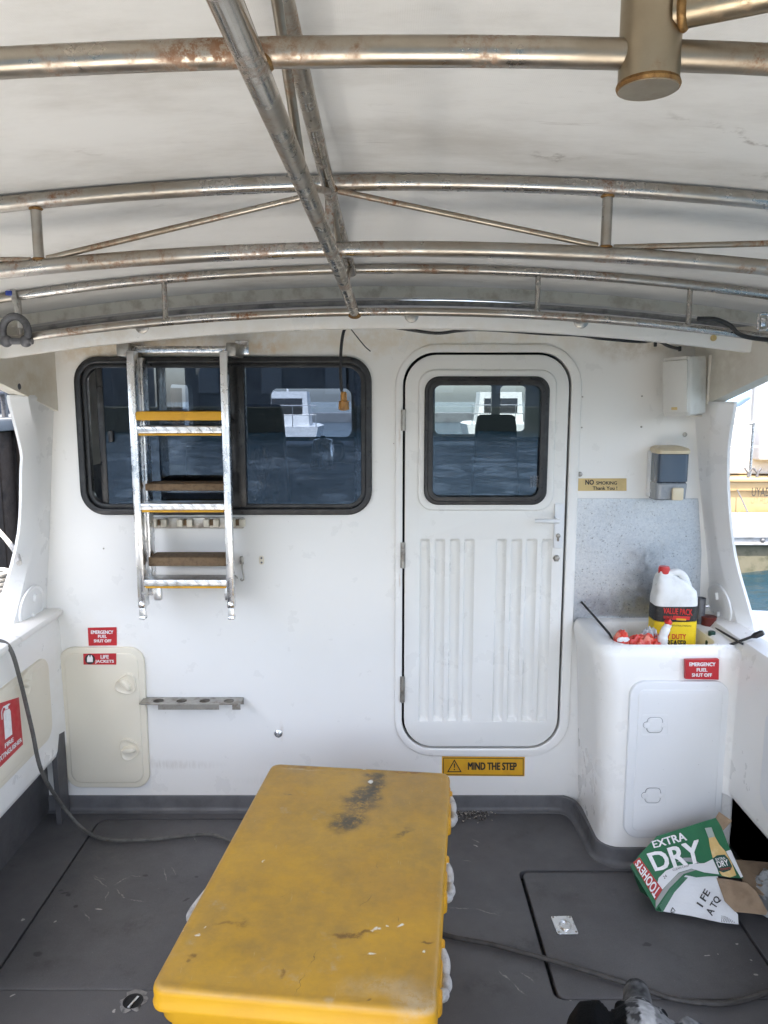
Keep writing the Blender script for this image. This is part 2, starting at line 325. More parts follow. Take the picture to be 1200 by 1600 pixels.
def mat_galv():
    m, nt, b = new_mat('galvanised_sheet'); g = NT(nt)
    v = g.n('ShaderNodeTexVoronoi'); v.inputs['Scale'].default_value = 190; g.link(g.co, v.inputs['Vector'])
    sp = g.n('ShaderNodeSeparateColor'); g.link(v.outputs['Color'], sp.inputs[0])
    col = g.mix(sp.outputs[0], (.44, .46, .49), (.53, .545, .555))
    col = g.mix(g.ramp(g.noise(110, 4, .75), .58, .68, 0, .9), col, (.17, .17, .17))
    col = g.mix(g.ramp(g.noise(5, 7, .7, g.scaled((3, 1, .6))), .55, .75, 0, .6), col, (.36, .34, .31))
    col = g.mix(g.ramp(g.noise(2, 3), .5, .8, 0, .5), col, (.62, .60, .55))
    g.link(col, b.inputs['Base Color']); b.inputs['Metallic'].default_value = .92
    g.link(g.ramp(g.noise(60, 4), .3, .7, .30, .48), b.inputs['Roughness'])
    g.link(g.bump(g.noise(3, 2), .3, .02), b.inputs['Normal'])
    return m
GALV = mat_galv()

def mat_tread():
    m, nt, b = new_mat('chequer_plate'); g = NT(nt)
    w = g.n('ShaderNodeTexWave', wave_type='BANDS', bands_direction='DIAGONAL'); w.inputs['Scale'].default_value = 16; g.link(g.co, w.inputs['Vector'])
    h = g.ramp(w.outputs['Fac'], .75, .95)
    col = g.mix(g.ramp(g.noise(40, 6, .7), .5, .68), (.78, .78, .78), (.50, .47, .42))
    g.link(col, b.inputs['Base Color']); b.inputs['Metallic'].default_value = .9; b.inputs['Roughness'].default_value = .32
    g.link(g.bump(h, .9, .004), b.inputs['Normal'])
    return m
TREAD = mat_tread()

def mat_glass(name, tint, refl=1.0):
    m, nt, b = new_mat(name); g = NT(nt)
    t = g.n('ShaderNodeBsdfTransparent'); t.inputs[0].default_value = (*tint, 1)
    gl = g.n('ShaderNodeBsdfGlossy'); gl.inputs['Roughness'].default_value = .012; gl.inputs[0].default_value = (.74, .87, 1, 1)
    fr = g.n('ShaderNodeFresnel'); fr.inputs[0].default_value = 1.52
    g.link(g.bump(g.noise(1.4, 2), .04, .01), gl.inputs['Normal'])
    f = g.math('MULTIPLY', fr.outputs[0], 1.8 * refl)
    mx = g.n('ShaderNodeMixShader'); g.link(f, mx.inputs[0]); g.link(t.outputs[0], mx.inputs[1]); g.link(gl.outputs[0], mx.inputs[2])
    dirt = g.n('ShaderNodeBsdfDiffuse'); dirt.inputs[0].default_value = (.5, .48, .44, 1)
    m2 = g.n('ShaderNodeMixShader'); g.link(g.ramp(g.noise(6, 8, .75), .5, .85, .004, .05), m2.inputs[0])
    g.link(mx.outputs[0], m2.inputs[1]); g.link(dirt.outputs[0], m2.inputs[2])
    out = [n for n in nt.nodes if n.type == 'OUTPUT_MATERIAL'][0]; g.link(m2.outputs[0], out.inputs[0])
    return m
GLASS = mat_glass('window_glass', (.42, .46, .52), 1.15); GLASSD = mat_glass('door_glass', (.58, .62, .62), 1.5)
GLASSC = mat_glass('clear_glass', (.9, .93, .93), .5)

def mat_water():
    m, nt, b = new_mat('harbour_water'); g = NT(nt)
    b.inputs['Base Color'].default_value = (.004, .022, .034, 1); b.inputs['Roughness'].default_value = .06; b.inputs['IOR'].default_value = 1.33
    n1 = g.noise(2.2, 6, .62, g.scaled((1, 1.6, 1)), .5); n2 = g.noise(4, 4, .6, g.scaled((1, 1.8, 1)))
    g.link(g.bump(g.math('ADD', n1, g.math('MULTIPLY', n2, .25)), .8, .12), b.inputs['Normal'])
    return m
WATER = mat_water()

# ------------------------------------------------------------------ object helpers
def base_empty(name, loc, label, cat, group=None):
    o = bpy.data.objects.new(name, None); COL.objects.link(o); o.location = loc; o.empty_display_size = .1
    tag(o, label, cat, group); return o
def tag(o, label=None, cat=None, group=None, kind=None):
    if label: o['label'] = label
    if cat: o['category'] = cat
    if group: o['group'] = group
    if kind: o['kind'] = kind
    return o
def link_mesh(name, me, mat, parent=None, sharp=38, label=None):
    o = bpy.data.objects.new(name, me); COL.objects.link(o)
    if mat: me.materials.clear(); me.materials.append(mat)
    for p in me.polygons: p.use_smooth = True
    me.set_sharp_from_angle(angle=R(sharp))
    if parent:
        o.parent = parent
        if parent.parent is None: o.matrix_parent_inverse = Matrix.Translation(-parent.location)
    if label: o['label'] = label
    return o

def catmull(pts, n=8):
    P = [Vector(p) for p in pts]; P = [P[0] * 2 - P[1]] + P + [P[-1] * 2 - P[-2]]; out = []
    for i in range(1, len(P) - 2):
        a, b, c, d = P[i - 1:i + 3]
        for k in range(n):
            t = k / n
            out.append(.5 * ((2 * b) + (c - a) * t + (2 * a - 5 * b + 4 * c - d) * t * t + (3 * b - a - 3 * c + d) * t ** 3))
    out.append(P[-2]); return out
def rr(x0, y0, x1, y1, r, n=7):
    """rounded rectangle, counter-clockwise"""
    if x1 < x0: x0, x1 = x1, x0
    if y1 < y0: y0, y1 = y1, y0
    out = []
    for cx, cy, a in ((x1 - r, y0 + r, -90), (x1 - r, y1 - r, 0), (x0 + r, y1 - r, 90), (x0 + r, y0 + r, 180)):
        for k in range(n + 1):
            t = R(a + 90 * k / n); out.append((cx + r * math.cos(t), cy + r * math.sin(t)))
    return out
def circ(cx, cy, r, n=24): return [(cx + r * math.cos(2 * math.pi * k / n), cy + r * math.sin(2 * math.pi * k / n)) for k in range(n)]

WALLM = Matrix(((1, 0, 0, 0), (0, 0, -1, 0), (0, 1, 0, 0), (0, 0, 0, 1)))     # (u,v,w) -> (u,-w,v): drawn on the wall, w towards the camera
def curve_mesh(outlines, depth, bevel=0, bres=2):
    cu = bpy.data.curves.new('outline', 'CURVE'); cu.dimensions = '2D'; cu.fill_mode = 'BOTH'
    for pts in outlines:
        sp = cu.splines.new('POLY'); sp.points.add(len(pts) - 1)
        for p, q in zip(sp.points, pts): p.co = (q[0], q[1], 0, 1)
        sp.use_cyclic_u = True
    cu.extrude = max(depth / 2 - bevel, 0); cu.bevel_depth = bevel; cu.bevel_resolution = bres; cu.offset = -bevel
    o = bpy.data.objects.new('outline', cu); COL.objects.link(o)
    dg = bpy.context.evaluated_depsgraph_get()
    me = bpy.data.meshes.new_from_object(o.evaluated_get(dg))
    bpy.data.objects.remove(o); bpy.data.curves.remove(cu); return me

class MB:
    def __init__(s): s.v = []; s.f = []
    def add(s, vs, fs, M=None):
        k = len(s.v)
        s.v += [(M @ Vector(p)) if M else Vector(p) for p in vs]; s.f += [tuple(i + k for i in f) for f in fs]; return s
    def me(s, me, M=None): return s.add([v.co.copy() for v in me.vertices], [tuple(p.vertices) for p in me.polygons], M)
    def bm(s, bm, M=None):
        bm.verts.index_update(); s.add([v.co.copy() for v in bm.verts], [tuple(v.index for v in f.verts) for f in bm.faces], M); bm.free(); return s
    def box(s, c, size, bev=0, M=None, seg=2):
        bm = bmesh.new(); bmesh.ops.create_cube(bm, size=1)
        for v in bm.verts: v.co = Vector((v.co.x * size[0], v.co.y * size[1], v.co.z * size[2]))
        if bev: bmesh.ops.bevel(bm, geom=bm.edges[:], offset=bev, segments=seg, profile=.5, affect='EDGES')
        T = Matrix.Translation(c)
        return s.bm(bm, T @ M if M else T)
    def box2(s, a, b, bev=0):
        a = Vector(a); b = Vector(b); d = b - a
        return s.box((a + b) / 2, (abs(d.x), abs(d.y), abs(d.z)), bev)
    def loft(s, rings, cap=True, closed=True, M=None):
        n = len(rings[0]); vs = [p for r in rings for p in r]; fs = []
        for i in range(len(rings) - 1):
            for j in range(n if closed else n - 1):
                k = (j + 1) % n; fs.append((i * n + j, i * n + k, (i + 1) * n + k, (i + 1) * n + j))
        if cap and closed: fs.append(tuple(range(n - 1, -1, -1))); fs.append(tuple((len(rings) - 1) * n + j for j in range(n)))
        return s.add(vs, fs, M)
    def tube(s, pts, r, n=12, cap=True):
        P = [Vector(p) for p in pts]; rad = r if isinstance(r, (list, tuple)) else [r] * len(P)
        t = (P[1] - P[0]).normalized(); u = t.orthogonal().normalized(); rings = []
        for i, p in enumerate(P):
            t2 = (P[min(i + 1, len(P) - 1)] - P[max(i - 1, 0)]).normalized()
            u = (u - t2 * u.dot(t2)).normalized(); w = t2.cross(u)
            rings.append([p + (u * math.cos(2 * math.pi * k / n) + w * math.sin(2 * math.pi * k / n)) * rad[i] for k in range(n)])
        return s.loft(rings, cap)
    def lathe(s, prof, M=None, n=28):
        return s.loft([[(r * math.cos(2 * math.pi * k / n), r * math.sin(2 * math.pi * k / n), z) for k in range(n)] for r, z in prof], True, True, M)
    def ball(s, c, rad, M=None, u=20, v=12):
        bm = bmesh.new(); bmesh.ops.create_uvsphere(bm, u_segments=u, v_segments=v, radius=1)
        T = Matrix.Translation(c) @ (M or Matrix()) @ Matrix.Diagonal((*rad, 1)); return s.bm(bm, T)
    def plate(s, outlines, depth, bevel=0, M=None, bres=2):
        me = curve_mesh(outlines, depth, bevel, bres); s.me(me, M); bpy.data.meshes.remove(me); return s
    def wallplate(s, outlines, y_front, depth, bevel=0):
        """plate drawn in (x, z), its front face at y_front"""
        return s.plate(outlines, depth, bevel, Matrix.Translation((0, y_front + depth / 2, 0)) @ WALLM)
    def slab(s, poly, n, t):
        """flat polygon (world points) extruded by t along n"""
        n = Vector(n); k = len(poly); a = [Vector(p) for p in poly]
        return s.add(a + [p + n * t for p in a], [tuple(range(k - 1, -1, -1)), tuple(range(k, 2 * k))] + [(i, (i + 1) % k, k + (i + 1) % k, k + i) for i in range(k)])
    def make(s, name, mat, parent=None, sharp=38, label=None, fix=True):
        me = bpy.data.meshes.new(name); me.from_pydata([tuple(v) for v in s.v], [], s.f); me.update()
        if fix:
            bm = bmesh.new(); bm.from_mesh(me); bmesh.ops.remove_doubles(bm, verts=bm.verts, dist=1e-6); bmesh.ops.recalc_face_normals(bm, faces=bm.faces); bm.to_mesh(me); bm.free()
        return link_mesh(name, me, mat, parent, sharp, label)

def text_mesh(s, bold=.02):
    cu = bpy.data.curves.new('text', 'FONT'); cu.body = s; cu.size = 1; cu.offset = bold; cu.extrude = 0; cu.resolution_u = 3
    o = bpy.data.objects.new('text', cu); COL.objects.link(o)
    dg = bpy.context.evaluated_depsgraph_get(); me = bpy.data.meshes.new_from_object(o.evaluated_get(dg))
    bpy.data.objects.remove(o); bpy.data.curves.remove(cu); return me
def text_verts(s, bold=.02):
    """unit-box lettering; weight comes from shifted layers stacked a fraction of a millimetre apart"""
    me = text_mesh(s, 0); xs = [v.co.x for v in me.vertices]; ys = [v.co.y for v in me.vertices]; b = bold * 1.3
    x0, x1, y0, y1 = min(xs) - b, max(xs) + b, min(ys) - b * .6, max(ys) + b * .6; uv = []; fs = []; n = len(me.vertices)
    for k, (dx, dy) in enumerate(((0, 0), (b, b * .6), (-b, b * .6), (b, -b * .6), (-b, -b * .6)) if bold else ((0, 0),)):
        uv += [((v.co.x + dx - x0) / (x1 - x0), (v.co.y + dy - y0) / (y1 - y0), k * .00012) for v in me.vertices]
        fs += [tuple(i + k * n for i in p.vertices) for p in me.polygons]
    bpy.data.meshes.remove(me); return uv, fs
def text_px(mb, s, q, plane, off, bold=.02, warp=None):
    """lettering fitted to a quadrilateral of photo pixels (TL, TR, BR, BL) lying on a plane"""
    uv, fs = text_verts(s, bold)
    if warp:
        bm = bmesh.new(); vv_ = [bm.verts.new(p) for p in uv]
        for f in fs: bm.faces.new([vv_[i] for i in f])
        bmesh.ops.triangulate(bm, faces=bm.faces[:]); bmesh.ops.subdivide_edges(bm, edges=bm.edges[:], cuts=2, use_grid_fill=True); bm.verts.index_update()
        uv = [tuple(v.co) for v in bm.verts]; fs = [tuple(v.index for v in f.verts) for f in bm.faces]; bm.free()
    TL, TR, BR, BL = [Vector((p[0], p[1])) for p in q]; vs = []
    for u, v, dz in uv:
        p = (BL * (1 - u) + BR * u) * (1 - v) + (TL * (1 - u) + TR * u) * v
        w = onP(p.x, p.y, plane, off + dz); vs.append(warp(w) if warp else w)
    mb.add(vs, fs); return mb
def text_w(mb, s, o, ux, uz, w, h, bold=.02):
    """lettering in a w x h box centred at o with axes ux, uz"""
    uv, fs = text_verts(s, bold); ux = Vector(ux); uz = Vector(uz); o = Vector(o)
    nn = ux.cross(uz).normalized(); return mb.add([o + ux * (u - .5) * w + uz * (v - .5) * h + nn * dz for u, v, dz in uv], fs)
def slab_px(mb, poly, plane, off, t):
    """flat thing of thickness t on a plane, its front face off above the plane"""
    return mb.slab([onP(x, y, plane, off) for x, y in poly], -plane[1], t)
def wrect(x0, y0, x1, y1, Y=0.0):
    cx, cy = (x0 + x1) / 2, (y0 + y1) / 2
    return onY(x0, cy, Y).x, onY(cx, y1, Y).z, onY(x1, cy, Y).x, onY(cx, y0, Y).z

def A(x): return -.055 * (x - .04) ** 2          # the camber of roof and canopy

# ================================================================== THE SETTING
WZ = -.75
import numpy as np
gx = np.concatenate([[-400, -120, -60], np.arange(-34, 34.01, .23), [60, 120, 400]]); gy = np.concatenate([[-400, -120, -70], np.arange(-53, 22.01, .23), [40, 120, 400]])
X_, Y_ = np.meshgrid(gx, gy, indexing='ij'); Zw = np.zeros_like(X_); rw = random.Random(11)
wx_ = X_ + .8 * np.sin(.31 * Y_ + .2 * X_) + .5 * np.sin(.83 * X_ - .5 * Y_); wy_ = Y_ + .7 * np.sin(.45 * X_ + 1.1) + .5 * np.sin(.9 * X_ + .37 * Y_)
for k in range(26):
    lam = .75 * 1.13 ** (k % 13); a_ = rw.gauss(1.45, .5); kk = 2 * math.pi / lam
    Zw += (.0065 * lam ** .9) * np.sin(kk * (math.cos(a_) * wx_ + math.sin(a_) * wy_) + rw.uniform(0, 6.28))
Zw *= (np.abs(X_) < 34.1) & (Y_ > -53.1) & (Y_ < 22.1)
nx_, ny_ = X_.shape; idx = np.arange(nx_ * ny_).reshape(nx_, ny_)
wme = bpy.data.meshes.new('water'); vv = np.stack([X_, Y_, WZ + Zw], -1).reshape(-1, 3)
ff = np.stack([idx[:-1, :-1], idx[1:, :-1], idx[1:, 1:], idx[:-1, 1:]], -1).reshape(-1, 4)
wme.from_pydata(vv.tolist(), [], ff.tolist()); wo_ = bpy.data.objects.new('water', wme); COL.objects.link(wo_); wme.materials.append(WATER)
for p in wme.polygons: p.use_smooth = True
tag(wo_, kind='structure')

# deck with sunken seams round its hatches
hr = [onZ(820, 1360), onZ(858, 1557)]
HRX0, HRY1, HRY0, HRX1 = .487, -.413, -1.02, 1.17
HLX0, HLX1, HLY0, HLY1 = -1.16, .02, -.985, -.065
deckout = [(-1.7, -4.3), (1.7, -4.3), (1.7, .1), (-1.7, .1)]
mb = MB(); mb.plate([deckout, rr(HRX0, HRY0, HRX1, HRY1, .03), rr(HLX0, HLY0, HLX1, HLY1, .05)], .03, .0, Matrix.Translation((0, 0, -.015)))
tag(mb.make('deck', FLOOR), kind='structure')
mb = MB(); mb.box2((-1.7, -4.3, -.06), (1.7, .1, -.034))
tag(mb.make('deck_substructure', DARKGAP), kind='structure')
h = base_empty('deck_hatch', ((HRX0 + HRX1) / 2, (HRY0 + HRY1) / 2, 0), 'grey deck hatch lid with a square metal ring pull, under the beer carton', 'hatch')
mb = MB(); mb.plate([rr(HRX0 + .013, HRY0 + .007, HRX1 - .008, HRY1 - .008, .025)], .03, .004, Matrix.Translation((0, 0, -.016)))
mb.make('lid', FLOOR, h)
c = onZ(882, 1446)
Mp = Matrix.Translation((c.x, c.y, .001)) @ Matrix.Rotation(R(2), 4, 'Z')
mb = MB(); mb.plate([rr(-.034, -.042, .034, .042, .004)], .005, .001, Mp); pl = mb.make('pull_plate', ALU, h)
mb = MB(); mb.tube([Mp @ Vector(p) for p in [(.017 * math.cos(t), -.006 + .021 * math.sin(t), .0045) for t in [2 * math.pi * k / 20 for k in range(21)]]], .003, 8, False)
mb.box(Mp @ Vector((0, .016, .0045)), (.018, .010, .005), .001); mb.make('ring', CHROME, pl)
for dx in (-.028, .028):
    for dy in (-.036, .036): mb = MB(); mb.lathe([(.0035, .002), (.0035, .0042), (.002, .005)], Mp @ Matrix.Translation((dx, dy, 0)), 10); mb.make('screw', DULL, pl)
h = base_empty('deck_hatch', ((HLX0 + HLX1) / 2, (HLY0 + HLY1) / 2, 0), 'wide grey scratched deck hatch lid beneath the yellow bin', 'hatch')
mb = MB(); mb.plate([rr(HLX0 + .006, HLY0 + .006, HLX1 - .006, HLY1 - .006, .045)], .03, .004, Matrix.Translation((0, 0, -.016)))
mb.make('lid', FLOOR, h)
mb = MB(); mb.plate([rr(-1.27, -4.25, 1.21, -2.78, .06)], .01, .002, Matrix.Translation((0, 0, .0045)))  # unseen white panel, added to bounce sunlight up onto wall and canopy
tag(mb.make('bounce_panel', mk('white_bounce_paint', (.80, .78, .73), (.7, .68, .63), 6, rough=.5)), kind='structure')
# coved kick strip painted with the deck
path = [(-1.66, .0), (.755, .0), (.795, -.05), (.80, -.30), (.815, -.355), (.87, -.372), (1.6, -.372)]
def coved(path, h=.066, r=.018):
    out = MB(); rings = []
    P = [Vector((x, y)) for x, y in catmull([(x, y, 0) for x, y in path], 1) and path]
    for i, p in enumerate(P):
        a = P[max(i - 1, 0)]; b = P[min(i + 1, len(P) - 1)]; t = (b - a).normalized(); nrm = Vector((t.y, -t.x))
        if i == 0: nrm = Vector((0, -1))
        ring = [(p.x + nrm.x * -.01, p.y + nrm.y * -.01, h), (p.x + nrm.x * .007, p.y + nrm.y * .007, h), (p.x + nrm.x * .009, p.y + nrm.y * .009, h - .006)]
        for k in range(6):
            t_ = R(90 * k / 5); ring.append((p.x + nrm.x * (.009 + r - r * math.cos(t_)), p.y + nrm.y * (.009 + r - r * math.cos(t_)), (r + .003) - r * math.sin(t_)))
        ring.append((p.x + nrm.x * (.012 + r), p.y + nrm.y * (.012 + r), -.01))
        rings.append(ring)
    return out.loft(rings, False, False)
pp = []
for i in range(len(path)): pp.append(path[i])
sm = [(-1.66, 0), (.68, 0)] + [(p.x, p.y) for p in catmull([(.735, -.004, 0), (.770, -.035, 0), (.786, -.09, 0), (.793, -.20, 0), (.795, -.30, 0)], 4)] + [(.870 - .075 * math.cos(R(a)), -.302 - .075 * math.sin(R(a))) for a in (15, 30, 45, 60, 75, 90)] + [(1.268, -.377)]
tag(coved(sm).make('deck_edging', EDGE, sharp=60), kind='structure')

# ================================================================== THE CABIN
cabin = base_empty('boat_cabin', (0, 0, 0), 'white fibreglass boat cabin with a moulded door, a black-edged sliding window and an overhanging roof', 'boat cabin')
wx0, wz0, wx1, wz1 = wrect(122, 557, 581, 804)                     # window
dx0, dz0, dx1, dz1 = onY(630, 800).x, onY(700, 1167).z, onY(884, 800).x, onY(700, 552).z   # door leaf
gx0, gz0, gx1, gz1 = wrect(664, 590, 853, 786)                     # door glass
top = [(x / 10, 2.02 + A(x / 10)) for x in range(16, -17, -1)]
mb = MB(); mb.wallplate([[(-1.6, -.03), (1.6, -.03), (1.6, .84), (1.345, .85), (1.285, 1.25), (1.262, 1.66), (1.262, 1.85), (1.6, 1.90)] + top + [(-1.6, 1.90), (-1.32, 1.85), (-1.32, 1.66), (-1.34, 1.25), (-1.40, .85), (-1.6, .84)], rr(wx0 + .012, wz0 + .012, wx1 - .012, wz1 - .012, .085), rr(dx0 - .005, dz0 - .005, dx1 + .005, dz1 + .005, .125, 10)], 0, .045)
mb.make('wall', GEL, cabin)
# raised door surround
ex0, ez0, ex1, ez1 = onY(617, 800).x, onY(700, 1180).z, onY(901, 800).x, onY(700, 538).z
mb = MB(); mb.wallplate([rr(ex0, ez0, ex1, ez1, .16, 10), rr(dx0 - .003, dz0 - .003, dx1 + .003, dz1 + .003, .125, 10)], -.012, .016, .005)
mb.make('door_frame', GEL, cabin)
mb = MB(); mb.wallplate([rr(dx0 - .02, dz0 - .02, dx1 + .02, dz1 + .02, .13, 10), rr(dx0 + .03, dz0 + .03, dx1 - .03, dz1 - .03, .11, 10)], .047, .01)
mb.make('door_stop', DARKGAP, cabin)
# door leaf with fluted lower panel
flutes = []
for a, b in ((655, 670), (678, 693), (701, 716), (723, 738), (772, 787), (795, 811), (818, 834), (842, 857)):
    flutes.append(rr(onY(a, 985).x, onY(740, 1125).z, onY(b, 985).x, onY(740, 842).z, .006, 3))
gap = .006
mb = MB(); mb.wallplate([rr(dx0 + gap, dz0 + gap, dx1 - gap, dz1 - gap, .12, 10), rr(gx0 + .006, gz0 + .006, gx1 - .006, gz1 - .006, .05)] + flutes, -.010, .022, .003)
door = mb.make('door', GELD, cabin)
for fl in flutes:
    fx = [p[0] for p in fl]; fz = [p[1] for p in fl]; a, b, c, d = min(fx), max(fx), min(fz), max(fz); w = b - a; mb = MB()
    mb.loft([[(x, y, z) for x, z in rr(a - .004 + i_, c - .004 + e_, b + .004 - j_, d + .004 - e_, .007, 3)] for i_, j_, e_, y in ((0, 0, 0, -.0075), (.003, .003, .003, -.0072), (w * .21, w * .37, .014, .0075), (w * .28, w * .46, .022, .0095))], True)
    mb.f.pop(-2); mb.make('flute', GELD, door, 25)
px0, pz0, px1, pz1 = wrect(653, 578, 866, 797)
mb = MB(); mb.wallplate([rr(px0, pz0, px1, pz1, .06, 8), rr(gx0 + .004, gz0 + .004, gx1 - .004, gz1 - .004, .05)], -.021, .014, .007); mb.make('raised_surround', GELD, door)
mb = MB(); mb.wallplate([rr(gx0 - .004, gz0 - .004, gx1 + .004, gz1 + .004, .055, 8), rr(gx0 + .024, gz0 + .024, gx1 - .024, gz1 - .024, .035, 8)], -.031, .03, .006)
mb.wallplate([rr(gx0 + .008, gz0 + .008, gx1 - .008, gz1 - .008, .05, 8), rr(gx0 + .030, gz0 + .030, gx1 - .030, gz1 - .030, .03, 8)], -.034, .012, .004)
mb.make('window_seal', BLACK, door)
mb = MB(); mb.wallplate([rr(gx0 + .012, gz0 + .012, gx1 - .012, gz1 - .012, .04)], -.012, .004); mb.make('glass', GLASSD, door)
# etched glass mark
mb = MB()
for k in range(3): text_w(mb, ('SAFETY', 'TOUGH', '5MM')[k], (gx1 - .055 + .012 * k, -.0135, gz0 + .085), (0, 0, 1), (-1, 0, 0), .045, .008, .0)
mb.make('glass_mark', GREYP, door)
# lever handle
hx0, hz0, hx1, hz1 = wrect(864, 786, 878, 855)
mb = MB(); mb.box(((hx0 + hx1) / 2, -.017, (hz0 + hz1) / 2), (hx1 - hx0, .014, hz1 - hz0), .004)
hl = mb.make('handle', HATCHW, door)
a = onY(870, 814, -.05); b = onY(836, 814, -.05)
mb = MB(); mb.tube([(a.x, -.022, a.z), (a.x, -.055, a.z)], .009); mb.tube(catmull([(a.x + .008, -.056, a.z), (a.x - .03, -.058, a.z + .001), (b.x + .02, -.058, b.z + .002), (b.x, -.054, b.z + .001)], 5), [.009] * 8 + [.008] * 8, 10)
mb.make('lever', HATCHW, hl)
k = onY(872, 837, -.024)
mb = MB(); mb.lathe([(.009, 0), (.009, .004), (.006, .006)], Matrix.Translation((k.x, -.024, k.z)) @ Matrix.Rotation(R(90), 4, 'X'), 16); mb.box((k.x, -.027, k.z - .012), (.008, .004, .02), .003); mb.make('keyhole', DULL, hl)
k = onY(870, 873, -.02)
mb = MB(); mb.lathe([(.014, 0), (.014, .004), (.009, .010), (.0, .012)], Matrix.Translation((k.x, -.010, k.z)) @ Matrix.Rotation(R(90), 4, 'X'), 6); mb.make('lock', DULL, door)
for py in ((640, 673), (848, 888), (1058, 1098)):
    a = onY(631, py[0], -.02); b = onY(631, py[1], -.02); mb = MB()
    for q in range(3):
        z0 = b.z + (a.z - b.z) * q / 3 + .001; z1 = b.z + (a.z - b.z) * (q + 1) / 3 - .001; mb.tube([(dx0 - .001, -.018, z0), (dx0 - .001, -.018, z1)], .008, 10)
    mb.box((dx0 - .001, -.0125, (a.z + b.z) / 2), (.020, .004, a.z - b.z), .001); mb.make('hinge', DULL, door)
# sliding window
mb = MB(); mb.wallplate([rr(wx0, wz0, wx1, wz1, .095, 9), rr(wx0 + .026, wz0 + .026, wx1 - .026, wz1 - .026, .07, 9)], -.016, .05, .006)
win = mb.make('window', BLACK, cabin)
mb = MB(); mb.wallplate([rr(wx0 + .02, wz0 + .02, wx1 - .02, wz1 - .02, .075, 9), rr(wx0 + .042, wz0 + .042, wx1 - .042, wz1 - .042, .055, 9)], .0, .03, .003); mb.make('track', BLACK, win)
xm = onY(372, 680).x
mb = MB(); mb.wallplate([rr(xm - .03, wz0 + .04, wx1 - .04, wz1 - .04, .05)], .004, .004); mb.make('fixed_pane', GLASS, win)
mb = MB(); mb.wallplate([rr(wx0 + .085, wz0 + .04, xm + .03, wz1 - .04, .03)], .016, .004); mb.make('sliding_pane', GLASS, win)
mb = MB(); mb.box2((xm - .028, -.004, wz0 + .03), (xm + .028, .014, wz1 - .03), .004); mb.make('mullion', BLACK, win); mb = MB(); mb.box2((wx0 + .075, .012, wz0 + .04), (wx0 + .10, .028, wz1 - .04), .003); mb.make('sliding_stile', BLACK, win)
k = onY(172, 682); mb = MB(); mb.box((k.x, .008, k.z), (.018, .012, .045), .004); mb.make('catch', BLACK, win)
# screws and small marks in the wall
mb = MB()
for px, py, r in ((910, 620, .003), (1003, 619, .003), (909, 668, .003), (1002, 667, .004), (1070, 679, .009), (906, 741, .010), (642, 616, .002), (162, 857, .003), (615, 693, .002), (1085, 605, .003)):
    p = onY(px, py); mb = MB(); mb.lathe([(r, -.001), (r, .002), (r * .6, .004)], Matrix.Translation(p) @ Matrix.Rotation(R(90), 4, 'X'), 12); mb.make('screw', DULL, cabin)
k = onY(435, 1146); mb = MB(); mb.lathe([(.016, -.001), (.016, .003), (.010, .006), (.006, .010)], Matrix.Translation(k) @ Matrix.Rotation(R(90), 4, 'X'), 20); mb.make('wall_stud', ALU, cabin)

# locker hatch in the wall
def latch_knob(px, py, plane, parent, rot, mat, s=1.0):
    """recessed twist latch: a bowl rim and a winged knob"""
    c = onP(px, py, plane); n = plane[1]; ux = Vector((0, 0, 1)).cross(n).normalized() * -1
    if n.y < -.9: ux = Vector((1, 0, 0))
    M = Matrix.Translation(c) @ Matrix((( ux.x, 0, n.x, 0), (ux.y, 0, n.y, 0), (ux.z, 1, n.z, 0), (0, 0, 0, 1))) @ Matrix.Rotation(rot, 4, 'Z') @ Matrix.Scale(s, 4)
    mb = MB(); ring = []
    for rr_, z in ((.042, .000), (.041, .006), (.037, .007), (.033, .004), (.026, .002)):
        ring.append([((rr_ * (1 + .12 * math.cos(3 * t))) * math.cos(t), rr_ * (1.15 + .1 * math.cos(3 * t)) * math.sin(t), z) for t in [2 * math.pi * k / 30 for k in range(30)]])
    mb.loft(ring, True, True, M); o = mb.make('latch', mat, parent)
    mb = MB()
    mb.loft([[(a * x, b * y, z) for x, y in circ(0, 0, 1, 20)] for a, b, z in ((.030, .016, .002), (.029, .014, .012), (.025, .011, .018), (.014, .006, .020))], True, True, M)
    mb.make('knob', mat, o)
def locker(px, parent, plane, mat, r, name='locker_hatch'):
    pass
lx0, lz0, lx1, lz1 = onY(100, 1120).x, onY(165, 1228).z, onY(231, 1120).x, onY(165, 1010).z
mb = MB(); mb.wallplate([rr(lx0, lz0, lx1, lz1, .06, 8)], -.016, .018, .005); mb.wallplate([rr(lx0 + .022, lz0 + .022, lx1 - .022, lz1 - .022, .045, 8)], -.020, .012, .006)
lk = mb.make('locker_hatch', CREAM, cabin)
latch_knob(197, 1069, yplane(-.020), lk, R(-50), CREAM); latch_knob(202, 1171, yplane(-.020), lk, R(5), CREAM)
for py in (1048, 1072, 1098, 1122, 1148, 1172, 1196): k = onY(99, py); mb = MB(); mb.box((lx0 - .002, -.008, k.z), (.008, .014, .045), .003); mb.make('hinge', CREAM, lk)

